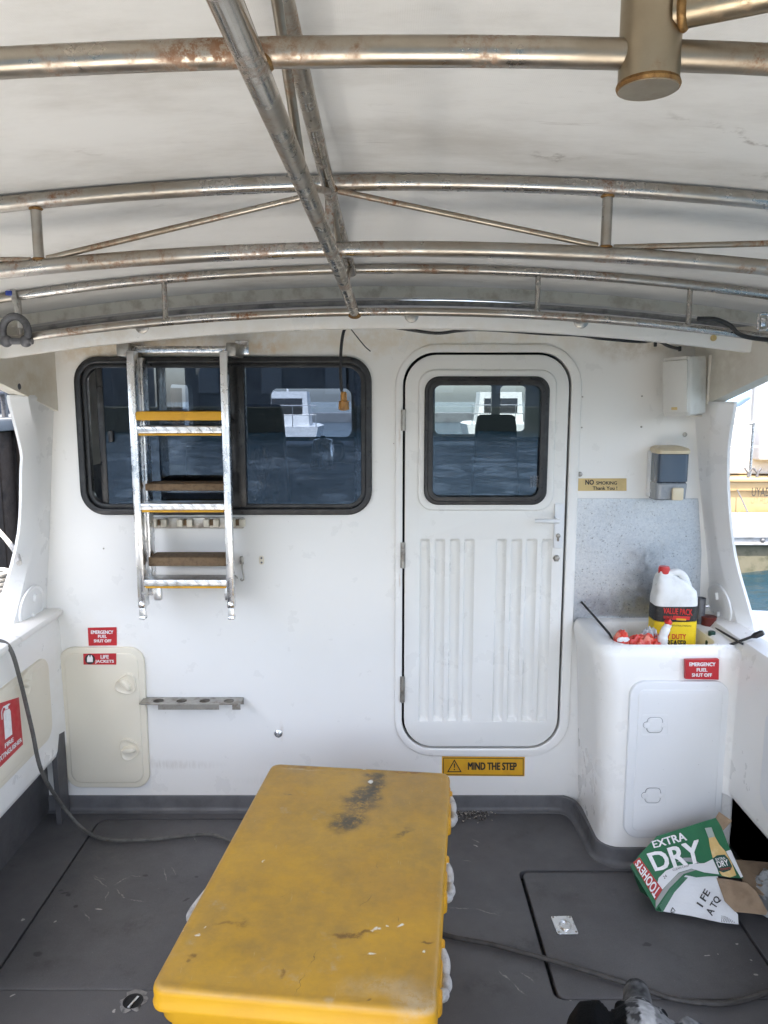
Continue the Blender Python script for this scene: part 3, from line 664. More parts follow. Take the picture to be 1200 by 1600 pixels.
# roof with its overhanging lip
xs = [i * .06 for i in range(-26, 27)]
def arch(prof, xs=xs, sh=None): return [[(x, y, z + A(x)) for y, z in prof] for x in xs]
mb = MB(); mb.loft(arch([(-.30, 1.932), (-.303, 1.937), (-.306, 1.992), (-.298, 2.003), (-.12, 2.012), (-.105, 2.03), (-.095, 2.045), (-.06, 2.05), (.3, 2.09), (2.6, 2.09), (2.65, 2.04), (2.6, 2.0), (.04, 1.985), (-.24, 1.97), (-.262, 1.937), (-.27, 1.932)])); mb.make('roof', GEL, cabin, 30)
for px, py, r, mt in ((222, 510, 11, DULL), (643, 493, 11, DULL), (908, 501, 12, DULL), (1115, 528, 5, GOLD), (1184, 545, 7, GREYP)):
    p = onY(px, py, -.306); mb = MB(); rad = r / 1200 * 2.62
    mb.lathe([(rad, -.002), (rad, .002), (rad * .8, .005), (rad * .3, .006)], Matrix.Translation((p.x, -.305, p.z)) @ Matrix.Rotation(R(90), 4, 'X'), 20); mb.make('bolt', mt, cabin)
for sx in (-1, 1):                                                  # gussets between wall and roof lip
    xa, xb = (1.20, 1.275) if sx > 0 else (1.27, 1.33)
    q = [(xa, .0, 1.645), (xa, 0, 2.0), (xb, -.30, 2.0), (xb, -.30, 1.89), (xb + .06, -.46, 1.83)]
    xa -= .018; xb -= .018; q = [(xa, .005, 1.645), (xa, .005, 1.95), (xb, -.298, 1.94), (xb + .035, -.47, 1.80)]
    mb = MB(); mb.slab([(sx * x, y, z) for x, y, z in q], (sx, 0, 0), .05); mb.make('gusset', GELO, cabin)
    p = onP(1129, 596, (Vector((1.24, 0, 0)), Vector((-1, 0, 0)))) if sx > 0 else onP(29, 604, (Vector((-1.30, 0, 0)), Vector((1, 0, 0))))
    mb = MB(); mb.lathe([(.012, -.03), (.012, .004), (.008, .006)], Matrix.Translation((p.x, p.y, p.z)) @ Matrix.Rotation(R(-90 * sx), 4, 'Y'), 14); mb.make('bolt', GREYMET, cabin)
# pillars
right = [(640, -.154, 1118, -.21, 1149, 1085), (700, -.09, 1108, -.16, 1140, 1089), (780, -.082, 1112, -.155, 1141, 1095), (860, -.095, 1123, -.165, 1151, 1103), (930, -.157, 1142, -.22, 1172, 1108), (1003, -.219, 1161, -.275, 1196, 1113)]
left = [(630, -.164, 48, -.21, 13, 85), (700, -.09, 61, -.16, 31, 82), (735, -.09, 61, -.155, 31, 81), (825, -.105, 55, -.17, 27, 78), (915, -.174, 36, -.225, 2, 75), (1000, -.27, 10, -.32, -34, 72)]
for sx, tab in ((1, right), (-1, left)):
    rows = []
    for py, yr, pr, yo, po, pw in tab:
        w_ = onY(pw, py, 0); r_ = onY(pr, py, yr); o_ = onY(po, py, yo); z = (w_.z + r_.z) / 2
        rows.append((z, w_.x, r_.x, yr, o_.x, yo))
    z0 = rows[0]; rows.insert(0, (z0[0] + .03, *z0[1:])); zl = rows[-1]; rows.append((.83, *zl[1:]))
    # resample smoothly
    keys = [Vector(r[:3]) for r in rows]; k2 = [Vector(r[3:6]) for r in rows]
    ka = catmull(keys, 4); kb = catmull(k2, 4); rings = []
    for a, b in zip(ka, kb):
        z, xw, xr = a; yr, xo, yo = b
        d = Vector((xo - xr, yo - yr)); p1 = Vector((xr, yr)); 
        rings.append([(xw, .004, z), (xw + (xr - xw) * .9, yr * .9, z), (xr + d.x * .08, yr + d.y * .08, z), (xo - d.x * .1, yo - d.y * .1, z), (xo + sx * .006, yo + .006, z), (xo + sx * .02, yo + .08, z), (xo + sx * .02, .03, z)])
    mb = MB(); mb.loft(rings); pil = mb.make('pillar', GELP, cabin, 22)
    # inspection port on the inner face
    px, py = (1124, 945) if sx > 0 else (50, 948)
    xr = onY(1109, 945, 0).x if sx > 0 else onY(74, 948, 0).x
    a = Vector((onY(*((1109, 945) if sx > 0 else (74, 948)), 0).x, 0)); b_ = onY(*((1136, 945) if sx > 0 else (30, 948)), -.215)
    t = Vector((.094 * sx, -.995, 0)); nrm = Vector((-t.y, t.x, 0)) * (1 if sx < 0 else -1)
    vt = Vector((-.16 * sx, 0, 1)).normalized(); nrm = t.cross(vt).normalized()
    if nrm.x * sx > 0: nrm = -nrm
    pl = (onY(*((1109, 945) if sx > 0 else (74, 948)), 0), nrm)
    c = onP(px, py, pl)
    M = Matrix.Translation(c - nrm * .003) @ nrm.to_track_quat('Z', 'Y').to_matrix().to_4x4() @ Matrix.Diagonal((1, 1, .6, 1))
    mb = MB(); mb.lathe([(.086, 0), (.086, .010), (.080, .014), (.074, .010), (.070, .010), (.066, .013), (.03, .013), (.0, .013)], M, 36)
    ip = mb.make('inspection_port', GELP, pil)
    for q in (.038, -.038): mb = MB(); mb.box(M @ Vector((0, q, .016)), (.012, .028, .028), .004, M.to_3x3().to_4x4()); mb.make('finger_grip', GELP, ip)

# ------------------------------------------------------------------ cabin interior
mb = MB()
mb.box2((-1.30, .06, .22), (1.30, 2.5, .25)); mb.box2((-1.33, .06, .25), (-1.30, 2.5, 1.40)); mb.box2((1.30, .06, .25), (1.33, 2.5, 1.40)); mb.box2((-1.3, 2.5, .25), (1.3, 2.53, 1.42))
mb.make('lower_lining', NAVY, cabin)
mb = MB()
fr = [rr(-.80, 1.42, -.23, 1.76, .05), rr(.36, 1.44, .76, 1.80, .04), rr(.82, 1.46, 1.0, 1.78, .03)]
mb.wallplate([[(-1.34, 1.42), (1.34, 1.42), (1.34, 1.99), (-1.34, 1.99)]] + fr, 2.5, .04)
for sx in (-1, 1):
    mb.plate([[(.06, 1.40), (2.5, 1.40), (2.5, 2.0), (.06, 2.0)]] + ([rr(1.32, 1.45, 2.3, 1.80, .05)] if sx > 0 else [rr(1.75, 1.5, 2.3, 1.78, .05)]), .03, 0, Matrix.Translation((sx * 1.315, 0, 0)) @ Matrix(((0, 0, 1, 0), (1, 0, 0, 0), (0, 1, 0, 0), (0, 0, 0, 1))))
mb.make('upper_lining', INTW, cabin)
mb = MB(); mb.box2((-1.28, 1.95, .25), (1.28, 2.49, 1.395), .03); mb.make('dashboard', DASH, cabin)
mb = MB(); mb.box2((-1.29, .5, .25), (-.55, 1.25, 1.18), .02); mb.make('bench', NAVY, cabin); mb = MB(); mb.box2((.62, .9, .25), (1.29, 1.9, .8), .03); mb.make('bench', NAVY, cabin)
mb = MB(); mb.box2((-.52, 1.26, .25), (-.02, 1.9, 1.285), .015); mb.make('galley_counter', DASH, cabin)
mb = MB(); mb.tube([(-.13, .9, .25), (-.13, .9, 1.95)], .022); mb.make('grab_pole', CHROME, cabin)
def seat(px, ppy, y, w, h0, label):
    p = onY(px, ppy, y); s = base_empty('helm_seat', (p.x, y, .25), label, 'boat seat')
    mb = MB(); zt = p.z
    mb.loft([[(p.x + w * k * (x), y + .05 * yy, z) for x, yy in rr(-.5, -1, .5, 1, .3, 5)] for k, z in ((1.25, .85), (1.25, 1.0), (1.12, 1.2), (.92, zt - .06), (.84, zt - .01), (.7, zt))]); mb.make('backrest', SEATF, s)
    mb = MB(); mb.box2((p.x - w * .6, y, .75), (p.x + w * .6, y + .45, .87), .03); mb.make('cushion', SEATF, s)
    mb = MB(); mb.tube([(p.x, y + .2, .25), (p.x, y + .2, .75)], .05); mb.make('pedestal', DULL, s)
seat(775, 648, 1.0, .22, 1, 'dark blue helm seat inside the cabin, seen through the door glass')
seat(408, 632, .95, .24, 1, 'dark blue helm seat inside the cabin, seen through the wide window')
p = onY(505, 716, 1.5); kt = base_empty('kettle', (p.x, 1.5, 1.285), 'stainless kettle on the galley counter, seen through the wide window', 'kettle')
mb = MB(); mb.lathe([(.075, 1.285), (.078, 1.30), (.070, 1.38), (.060, 1.44), (.055, 1.455), (.02, 1.465), (.012, 1.48), (.0, 1.482)], Matrix.Translation((p.x, 1.5, 0))); mb.make('body', CHROME, kt)
mb = MB(); mb.tube(catmull([(p.x + .06, 1.5, 1.44), (p.x + .11, 1.5, 1.43), (p.x + .115, 1.5, 1.36), (p.x + .072, 1.5, 1.32)], 6), .009); mb.make('handle', BLACK, kt)
p = onY(410, 760, .45)
bag = base_empty('mesh_bag', (p.x, .45, 1.25), 'lumpy brown bag behind the wide window glass beside the seat', 'bag')
mb = MB()
bm = bmesh.new(); bmesh.ops.create_icosphere(bm, subdivisions=5, radius=1)
for v in bm.verts:
    d = 1 + .35 * noise.noise(v.co * 5) + .25 * noise.noise(v.co * 12); v.co = Vector((v.co.x * .065 * d, v.co.y * .05 * d, v.co.z * .15 * d))
mb.bm(bm, Matrix.Translation((p.x, .45, p.z))); mb.make('sack', CARDB, bag)

# ================================================================== BULWARKS, CONSOLE
LX, RX = -1.30, 1.24
def bulwark(sx, X, label, y1=0.0):
    b = base_empty('bulwark', (sx * 1.45, -2.4, 0), label, 'bulwark')
    bwid = .40 if sx < 0 else .13
    prof = [(X, .29), (X - sx * .004, .31), (X, .77), (X + sx * .006, .82), (X + sx * .03, .848), (X + sx * .07, .857), (X + sx * (bwid - .04), .862), (X + sx * (bwid), .84), (X + sx * (bwid), -.5), (X + sx * (bwid - .04), -.5), (X + sx * (bwid - .04), .27), (X + sx * .02, .27)]
    mb = MB(); ys = [y1 - (y1 + 3.25) * k / 14 for k in range(15)]
    mb.loft([[(x, y, z) for x, z in prof] for y in ys]); mb.make('side_moulding', GEL, b, 35)
    mb = MB(); mb.box2((X + sx * .09, -3.2, -.05), (X + sx * .12, y1, .3)); mb.make('toe_recess', DARKHULL if sx > 0 else FLOOR, b)
    return b
bl = bulwark(-1, LX, 'white boat side with a cream hatch and the fire extinguisher sign')
br = bulwark(1, RX, 'white boat side above a dark navy recess, behind the torn beer carton')
pl_left = (Vector((LX + .001, 0, 0)), Vector((1, 0, 0))); pl_right = (Vector((RX - .001, 0, 0)), Vector((-1, 0, 0)))
# dark triangular toe-recess ends
for sx, X, b, yy, mt in ((-1, LX, bl, -.03, FLOOR),):
    mb = MB(); mb.slab([(X - sx * .004, yy, .0), (X - sx * .004, yy - .08, .0), (X - sx * .004, yy - .085, .285), (X - sx * .004, yy - .05, .37 if sx < 0 else .30), (X - sx * .004, yy, .36 if sx < 0 else .29)], (sx, 0, 0), .02)
    mb.make('recess_end', mt, b)
def side_rect(pts, plane, off, t, r=.05):
    q = [onP(x, y, plane) for x, y in pts]; ys = [p.y for p in q]; zs = [p.z for p in q]; X = plane[0].x; n = plane[1].x
    M = Matrix(((0, 0, n, X + n * (off - t / 2)), (1, 0, 0, 0), (0, 1, 0, 0), (0, 0, 0, 1)))
    return min(ys), min(zs), max(ys), max(zs), M
q = [onP(72, 1040, pl_left), onP(70, 1150, pl_left)]
hy1 = q[0].y; hz1 = .725; hz0 = q[1].z - .02
M = Matrix(((0, 0, 1, LX + .004), (1, 0, 0, 0), (0, 1, 0, 0), (0, 0, 0, 1)))
mb = MB(); mb.plate([rr(hy1 - .66, hz0, hy1, hz1, .06, 8)], .016, .005, M); mb.plate([rr(hy1 - .64, hz0 + .02, hy1 - .02, hz1 - .02, .045, 8)], .022, .006, M)
sh = mb.make('side_hatch', CREAM, bl); latch_knob(40, 1068, (Vector((LX + .015, 0, 0)), Vector((1, 0, 0))), sh, R(20), CREAM, .95)
hy = onP(1192, 1230, pl_right).y
M = Matrix(((0, 0, -1, RX - .004), (1, 0, 0, 0), (0, 1, 0, 0), (0, 0, 0, 1)))
mb = MB(); mb.plate([rr(hy - .66, .38, hy - .0, .72, .06, 8)], .016, .005, M); mb.plate([rr(hy - .64, .40, hy - .02, .70, .045, 8)], .02, .005, M); mb.make('side_hatch', HATCHW, br)
# mooring-line lip moulding at the foot of the pillars
mb = MB(); mb.box2((-1.42, -.62, .838), (-1.280, -.0, .868), .013); mb.make('coaming_end', GEL, bl)

con = base_empty('sink_console', (1.02, -.18, 0), 'white moulded console with a sink in its top, cluttered with cleaning things', 'sink console')
def crr(x0, y0, x1, y1, z, r, n=6): return [(x, y, z) for x, y in rr(x0, y0, x1, y1, r, n)]
CX0, CX1, CY0 = .755, 1.272, -.372
bx0, bx1, by0, by1 = .84, 1.205, -.335, -.035
def cr2(x0, y0, x1, y1, z, r, n=6):
    out = []
    for cx, cy, a, q in ((x1 - .01, y0 + .01, -90, .01), (x1 - .01, y1 - .01, 0, .01), (x0 + r, y1 - r, 90, r), (x0 + r, y0 + r, 180, r)):
        for k in range(n + 1): t = R(a + 90 * k / n); out.append((cx + q * math.cos(t), cy + q * math.sin(t), z))
    return out
CX2 = 1.30
rings = [cr2(.800, CY0, CX1, .03, .0, .07), cr2(.790, CY0, CX1, .03, .295, .075), cr2(.790, CY0, CX2, .03, .30, .075), cr2(.768, CY0 + .002, CX2, .03, .70, .08), cr2(.752, CY0 + .004, CX2, .03, .785, .08), cr2(.753, CY0 + .008, CX2, .03, .805, .078), cr2(.760, CY0 + .018, CX2, .03, .822, .07), crr(.774, CY0 + .034, CX1 - .02, .02, .828, .06),
         crr(bx0 - .01, by0 + .002, bx1 + .01, by1 + .01, .828, .06), crr(bx0, by0 + .012, bx1, by1, .820, .055), crr(bx0 + .008, by0 + .02, bx1 - .008, by1 - .008, .74, .05), crr(bx0 + .02, by0 + .035, bx1 - .02, by1 - .02, .715, .04)]
rings[7] = cr2(.766, CY0 + .026, CX2, .025, .8265, .066); rings[8] = crr(bx0 - .012, by0 - .010, bx1 + .012, by1 + .012, .8285, .065)
mb = MB(); mb.loft(rings); mb.make('body', GEL, con, 40)
rf = .055; mb = MB(); fil = []
for z in [.285 + .5 * k / 6 for k in range(7)] + [.81, .822]:
    q = 0 if z < .8 else (.006 if z < .815 else .02)
    fil.append([(RX + .02, CY0 + .02 + q, z)] + [(RX - rf + rf * math.cos(R(a)) + .0015, CY0 - rf + rf * math.sin(R(a)) + .0015 + q, z) for a in range(0, 91, 10)])
mb.loft(fil); mb.make('corner_fillet', GEL, con, 60)
pc = yplane(CY0 - .001)
fx0, fz0, fx1, fz1 = wrect(978, 1063, 1131, 1307, CY0)
mb = MB(); mb.wallplate([rr(fx0, fz0, fx1, fz1, .055, 8)], CY0 - .012, .02, .005); mb.wallplate([rr(fx0 + .03, fz0 + .03, fx1 - .025, fz1 - .03, .02, 6)], CY0 - .0145, .01, .003)
ch = mb.make('hatch', HATCHW, con)
for px, py in ((1023, 1133), (1020, 1243)):
    c = onY(px, py, CY0 - .016); y = CY0 - .0145
    mb = MB()
    mb.wallplate([rr(c.x - .048, c.z - .04, c.x + .05, c.z + .038, .008, 3), rr(c.x - .045, c.z - .037, c.x + .047, c.z + .035, .006, 3)], y - .0012, .003)
    mb.wallplate([rr(c.x - .026, c.z - .027, c.x + .026, c.z + .027, .014, 5)], y - .004, .007, .002); mb.wallplate([circ(c.x - .029, c.z, .011)], y - .005, .006, .001); mb.wallplate([circ(c.x + .030, c.z, .009)], y - .005, .006, .001)
    lt = mb.make('latch', HATCHW, ch)
    mb = MB(); mb.wallplate([rr(c.x - .0285, c.z - .0295, c.x + .0285, c.z + .0295, .016, 5), rr(c.x - .0268, c.z - .0278, c.x + .0268, c.z + .0278, .015, 5)], y - .0012, .003); mb.wallplate([circ(c.x - .029, c.z, .0125), circ(c.x - .029, c.z, .011)], y - .001, .003); mb.make('seam', GREYP, lt)

# splash sheet
mb = MB(); slab_px(mb, [(898, 779), (1091, 779), (1096, 860), (1092, 972), (896, 972)], yplane(0), .003, .0025)
tag(mb.make('splash_sheet', GALV), 'galvanised metal sheet fixed to the wall above the sink console', 'metal sheet')

# ================================================================== SIGNS
def sign(name, label, quad, plane, mat, texts, t=.002, tmat=WHITE, extras=(), group=None):
    c = onP(sum(p[0] for p in quad) / 4, sum(p[1] for p in quad) / 4, plane)
    s = base_empty(name, c, label, 'sign', group)
    mb = MB(); slab_px(mb, quad, plane, t, t - .0003); mb.make('plate', mat, s)
    if texts:
        mb = MB()
        for tx, q, bold in texts: text_px(mb, tx, q, plane, t + .0006, bold)
        mb.make('lettering', tmat, s)
    for nm, poly, mt, off in extras:
        mb = MB()
        for pg in poly: slab_px(mb, pg, plane, t + off, .0003)
        mb.make(nm, mt, s)
    return s
def bx(x0, y0, x1, y1, sk=0): return [(x0, y0), (x1, y0 + sk), (x1, y1 + sk), (x0, y1)]
sign('fuel_sign', 'red emergency fuel shut off sign on the wall above the cream life jacket locker', [(137, 981), (182, 980), (182.5, 1008.5), (138.5, 1009)], yplane(), RED,
     [('EMERGENCY', bx(142, 985, 177, 990.5), .03), ('FUEL', bx(153, 992, 167, 996.8), .03), ('SHUT OFF', bx(146.5, 999, 174, 1003.8), .03)])
pcon = yplane(CY0)
sign('fuel_sign', 'red emergency fuel shut off sign on the white sink console front', [(1071, 1031), (1123.5, 1030), (1123, 1062), (1071, 1061)], yplane(CY0 + .0), RED,
     [('EMERGENCY', bx(1077, 1035, 1118, 1041), .03), ('FUEL', bx(1088.5, 1044, 1105.5, 1049.5), .03), ('SHUT OFF', bx(1081, 1052, 1112.5, 1057.5), .03)], t=.0145)
sign('life_jacket_sign', 'red life jackets sticker with a round black symbol on the cream locker hatch', [(130, 1021.5), (181.5, 1021), (181.5, 1038.5), (130.5, 1038.5)], yplane(-.020), RED,
     [('LIFE', bx(157, 1023.5, 170, 1029), .03), ('JACKETS', bx(148.5, 1031, 178, 1036.8), .03)],
     extras=[('symbol_disc', [[(140.5 + 8 * math.cos(t), 1030 + 8 * math.sin(t)) for t in [2 * math.pi * k / 24 for k in range(24)]]], INK, .0006),
             ('jacket_symbol', [[(136, 1028), (138, 1024), (139.5, 1024), (140.2, 1027), (141, 1027), (141.7, 1024), (143.2, 1024), (145, 1028), (145, 1034.5), (136, 1034.5)]], WHITE, .0012)])
sign('no_smoking_sign', 'tan no smoking thank you plate on the wall right of the door', [(899.5, 747.5), (979, 747.5), (979, 767), (899.5, 767)], yplane(), GOLD,
     [('NO', bx(914.5, 749.5, 928, 757.5), .03), ('SMOKING', bx(931.5, 752, 964, 757.3), .02), ('Thank You !', bx(926, 760, 964.5, 765.5), .02)], tmat=INK)
ws = sign('step_warning_sign', 'yellow mind the step warning sign under the door', [(690.5, 1182), (820, 1183), (819.5, 1213), (690.5, 1212)], yplane(), YSIGN,
     [('MIND THE STEP', bx(731, 1191, 807.5, 1203, .4), .035)], tmat=INK,
     extras=[('border', [[(692.5, 1184), (818, 1185), (818, 1186), (692.5, 1185)], [(692.5, 1210), (818, 1211), (818, 1212), (692.5, 1211)], [(692.5, 1184), (693.5, 1184), (693.5, 1211), (692.5, 1211)], [(817, 1185), (818, 1185), (818, 1212), (817, 1212)]], INK, .0006),
             ('triangle', [[(710, 1186.5), (721.5, 1206.5), (698.5, 1206.5)]], INK, .0006), ('triangle_centre', [[(710, 1189.6), (718.8, 1205), (701.2, 1205)]], YSIGN, .0010),
             ('exclamation_mark', [[(708.8, 1193), (711.2, 1193), (710.6, 1200), (709.4, 1200)], [(709, 1201.4), (711, 1201.4), (711, 1203.4), (709, 1203.4)]], INK, .0014)])
PF = (Vector((LX + .0155, 0, 0)), Vector((1, 0, 0)))
fq = [(-10, 1102), (29.5, 1089.5), (36, 1163), (-4, 1203)]
def fmap(u, v):
    TL, TR, BR, BL = [Vector(p) for p in fq]; p = (TL * (1 - u) + TR * u) * (1 - v) + (BL * (1 - u) + BR * u) * v; return (p.x, p.y)
def fpoly(l): return [fmap(u, v) for u, v in l]
sign('extinguisher_sign', 'red fire extinguisher sign on the cream hatch in the left boat side', fq, PF, RED,
     [('FIRE', [fmap(.33, .70), fmap(.67, .70), fmap(.67, .78), fmap(.33, .78)], .03), ('EXTINGUISHER', [fmap(.05, .83), fmap(.97, .83), fmap(.97, .92), fmap(.05, .92)], .03)],
     extras=[('extinguisher_symbol', [fpoly([(.36, .2), (.40, .15), (.60, .15), (.64, .2), (.64, .64), (.36, .64)]), fpoly([(.44, .14), (.44, .10), (.36, .10), (.36, .075), (.60, .055), (.66, .07), (.56, .10), (.56, .14)]), fpoly([(.36, .09), (.33, .095), (.28, .15), (.28, .28), (.31, .28), (.31, .16)])], WHITE, .0008)])

# ================================================================== LADDER
lad = base_empty('boarding_ladder', (onY(285, 960, -.1).x, -.06, onY(285, 970, -.1).z), 'folded metal boarding ladder with three step boards, hung over the window', 'ladder')
YF, YR = -.185, -.105
xl = onY(201, 570, YF).x; xr_ = onY(349, 570, YF).x
zt = onY(280, 548, YF).z; zb = onY(280, 950, YF).z
def channel(x, sx, yf, yb, z0, z1, w):
    m = MB(); m.box2((x - w / 2, yf, z0), (x + w / 2, yf + .006, z1), .002); m.box2((x + sx * (w / 2 - .004), yf + .007, z0), (x + sx * w / 2, yb, z1), .001); m.box2((x - sx * w / 2, yf + .007, z0), (x - sx * (w / 2 - .004), yf + .030, z1), .001); return m
xL = onY(198, 570, YF).x + .012; xR = onY(349, 570, YF).x
for x, sx in ((xL, 1), (xR, -1)):
    channel(x, sx, YF, YF + .055, zb, zt, .026).make('front_rail', ALU, lad)
    channel(x + sx * .011, sx, YR - .01, YR + .055, zb + .03, zt - .02, .018).make('rear_rail', ALU, lad)
    mb = MB(); mb.box2((x - .012, YF + .004, zb - .045), (x + .012, YF + .020, zb + .012), .003); mb.box2((x - .012, YF - .002, zb - .045), (x + .012, YF + .03, zb - .035), .003); ft = mb.make('foot', ALU, lad)
    mb = MB(); mb.lathe([(.013, 0), (.013, .004), (.008, .007)], Matrix.Translation((x, YF, zb + .012)) @ Matrix.Rotation(R(90), 4, 'X'), 6); mb.make('foot_bolt', CHROME, ft)
    mb = MB(); mb.box2((x + sx * .014, YR + .02, zb + .0), (x + sx * .045, YR + .045, zb + .06), .008); mb.make('rail_hinge', ALU, lad)
zbar = onY(280, 546, -.12).z
mb = MB(); mb.box2((onY(203, 546, -.12).x, -.135, zbar - .012), (onY(362, 546, -.12).x, -.11, zbar + .012), .003); mb.make('top_bar', CHROME, lad)
for a, b in ((188, 207), (357, 372)):
    xa, xb = onY(a, 545, -.12).x, onY(b, 545, -.12).x
    mb = MB(); mb.box2((xa, -.165, zbar - .026), (xb, -.002, zbar + .022), .004); bk = mb.make('bracket', DULL, lad)
p = onY(379, 543, -.004)
mb = MB(); mb.box2((p.x - .03, -.008, p.z - .026), (p.x + .024, -.001, p.z + .026), .003); bk = mb.make('mounting_plate', CHROME, lad)
mb = MB(); mb.lathe([(.011, 0), (.011, .005), (.007, .008)], Matrix.Translation((p.x, -.008, p.z)) @ Matrix.Rotation(R(90), 4, 'X'), 14); mb.make('mounting_bolt', DULL, bk)
for i, (b0, b1, t0, t1, mt, yb) in enumerate(((643, 657, 666, 677, YBOARD, -.185), (756, 767, 787, 797, BROWNWOOD, -.15), (871, 885, 906, 916, BROWNWOOD, -.15))):
    zA, zB = onY(280, b0, yb).z, onY(280, b1, yb).z
    mb = MB(); mb.box2((xL + .010 + (.012 if i else -.004), yb, zB), (xR - .010 - (.004 if i else -.0), yb + .105, zA), .004)
    st = mb.make('step_board', mt, lad, label='yellow painted step board' if i == 0 else None)
    zA, zB = onY(280, t0, YF).z, onY(280, t1, YF).z
    mb = MB(); mb.box2((xL + .012, YF - .001, zB), (xR - .012, YF + .085, zA), .003); tr = mb.make('chequer_step', TREAD, lad)
    mb = MB(); mb.box2((xL + .016, YF + .002, zB - .009), (xR - .016, YF + .08, zB - .0005), .002); mb.make('underlay', YBOARD, tr)

# rail of cream clips below the window
cl = base_empty('clip_rail', onY(303, 816), 'metal strip with cream rod clips under the wide window, behind the ladder', 'clip rail')
a, zlo, b, zhi = wrect(228, 808, 381, 825); mb = MB(); mb.box2((a, -.012, zlo), (b, -.001, zhi), .002); mb.make('strip', DULL, cl)
for q in (252, 292, 333, 373):
    x0, z0, x1, z1 = wrect(q - 12, 809, q + 12, 821)
    mb = MB()
    for s_ in (-1, 1): mb.box(((x0 + x1) / 2 + s_ * .019, -.026, (z0 + z1) / 2), (.022, .028, z1 - z0), .004)
    cp = mb.make('clip', CREAM, cl)
    mb = MB(); mb.box(((x0 + x1) / 2, -.018, (z0 + z1) / 2), (.018, .014, (z1 - z0) * .8), .003); mb.make('clip_slot', BROWNWOOD, cp)
# cabin hook, eye plate
hk = base_empty('cabin_hook', onY(378, 885), 'small steel hook and eye hanging on the wall beside the ladder foot', 'hook')
p = onY(378, 875); mb = MB(); mb.box((p.x, -.004, p.z), (.016, .006, .032), .003); mb.make('hook_plate', DULL, hk)
mb = MB(); mb.tube(catmull([onY(378, 877, -.012), onY(379, 890, -.012), onY(381, 900, -.014), onY(381.5, 905, -.016), onY(378, 907, -.018), onY(376, 904, -.018)], 5), .0035, 8); mb.make('hook_arm', DULL, hk)
mb = MB(); p = onY(367, 903); mb.tube([p + Vector((.012 * math.cos(t), -.010 , .012 * math.sin(t))) for t in [k * .45 for k in range(11)]], .003, 8); mb.make('eye', DULL, hk)
p = onY(409, 875); mb = MB(); mb.wallplate([rr(p.x - .010, p.z - .018, p.x + .010, p.z + .018, .009)], -.005, .004, .001)
ep = tag(mb.make('eye_plate', CREAM), 'tiny pale oval plate on the bare wall right of the hook', 'plate')
for d in (-.009, .009): mb = MB(); mb.lathe([(.004, 0), (.004, .002), (.002, .003)], Matrix.Translation((p.x, -.005, p.z + d)) @ Matrix.Rotation(R(90), 4, 'X'), 10); mb.make('screw', GREYMET, ep)
# rod bracket: an angle strip with round holes
x0 = onY(226, 1094, 0).x; x1 = onY(381, 1094).x; z = onY(300, 1089, 0).z
rk = base_empty('tool_rack', ((x0 + x1) / 2, 0, z), 'narrow steel rack with round holes on the wall left of the yellow bin', 'rack')
mb = MB(); M = Matrix.Translation((0, 0, z - .001))
mb.plate([rr(x0, -.075, x1, -.003, .004, 2)] + [circ(x0 + (x1 - x0) * f, -.040, .021) for f in (.17, .40, .63, .87)], .003, 0, M); mb.make('shelf', DULL, rk)
mb = MB(); mb.box2((x0 + .02, -.004, z - .03), (x1, -.001, z - .002)); 
for f0, f1 in ((.19, .79), (.92, 1.0)): mb.box2((x0 + (x1 - x0) * f0, -.077, z - .022), (x0 + (x1 - x0) * f1, -.074, z + .0))
mb.make('flange', DULL, rk)

# ================================================================== SPEAKER, DISPENSER
p = onY(1072, 603, -.11); sp = base_empty('speaker', (p.x, -.11, p.z), 'small off-white wall speaker on a bracket in the upper corner', 'speaker')
Ms = Matrix.Translation((p.x - .012, -.12, p.z)) @ Matrix.Rotation(R(-46), 4, 'Z') @ Matrix.Rotation(R(3), 4, 'X') @ Matrix.Rotation(R(-2), 4, 'Y')
mb = MB(); mb.loft([[Ms @ Vector((x, y, z)) for x, y in rr(-.055 * k, -.065, .055 * k, .075, .018, 5)] for k, z in ((.9, -.105), (1, -.1), (1, .1), (.9, .105))]); mb.make('case', SPEAKW, sp)
mb = MB(); mb.box((0, 0, 0), (.094, .012, .188), .005); g_ = MB().add([Ms @ (Vector((0, -.069, 0)) + v) for v in mb.v], mb.f).make('grille', SPEAKW, sp)
mb = MB(); mb.box(Ms @ Vector((-.0, -.0765, -.078)), (.022, .003, .010), .001, Ms.to_3x3().to_4x4()); mb.make('badge', GOLD, g_)
mb = MB(); q0, q1 = onY(1094, 556, -.03), onY(1106, 632, -.03); mb.box2((q0.x + .005, -.10, q1.z), (q0.x + .016, -.01, q0.z), .003); mb.box2((q0.x - .04, -.06, p.z - .115), (q0.x + .01, -.03, p.z - .108), .002); mb.make('bracket', GELO, sp)
x0, z0, x1, z1 = wrect(1021, 697, 1069, 780, -.06)
xc = (x0 + x1) / 2; w = x1 - x0
ds = base_empty('soap_dispenser', (xc, -.04, z0), 'wall soap dispenser with a smoky blue tank and cream cap', 'soap dispenser')
def dring(k, d, z, yb=-.002): return [(xc + k * w * x, (y - .5) * d + yb - 0, z) for x, y in rr(-.5, -.5, .5, .5, .16, 5)]
H_ = z1 - z0
mb = MB(); mb.loft([dring(.96, .10, z0 + H_ * .33), dring(1, .108, z0 + H_ * .36), dring(1, .108, z0 + H_ * .86), dring(.98, .104, z0 + H_ * .87)]); mb.make('tank', BLUETANK, ds)
mb = MB(); mb.loft([dring(1.04, .114, z0 + H_ * .872), dring(1.05, .116, z0 + H_ * .93), dring(1.0, .10, z0 + H_ * .97), dring(.7, .07, z0 + H_)]); mb.make('cap', SOAPCREAM, ds)
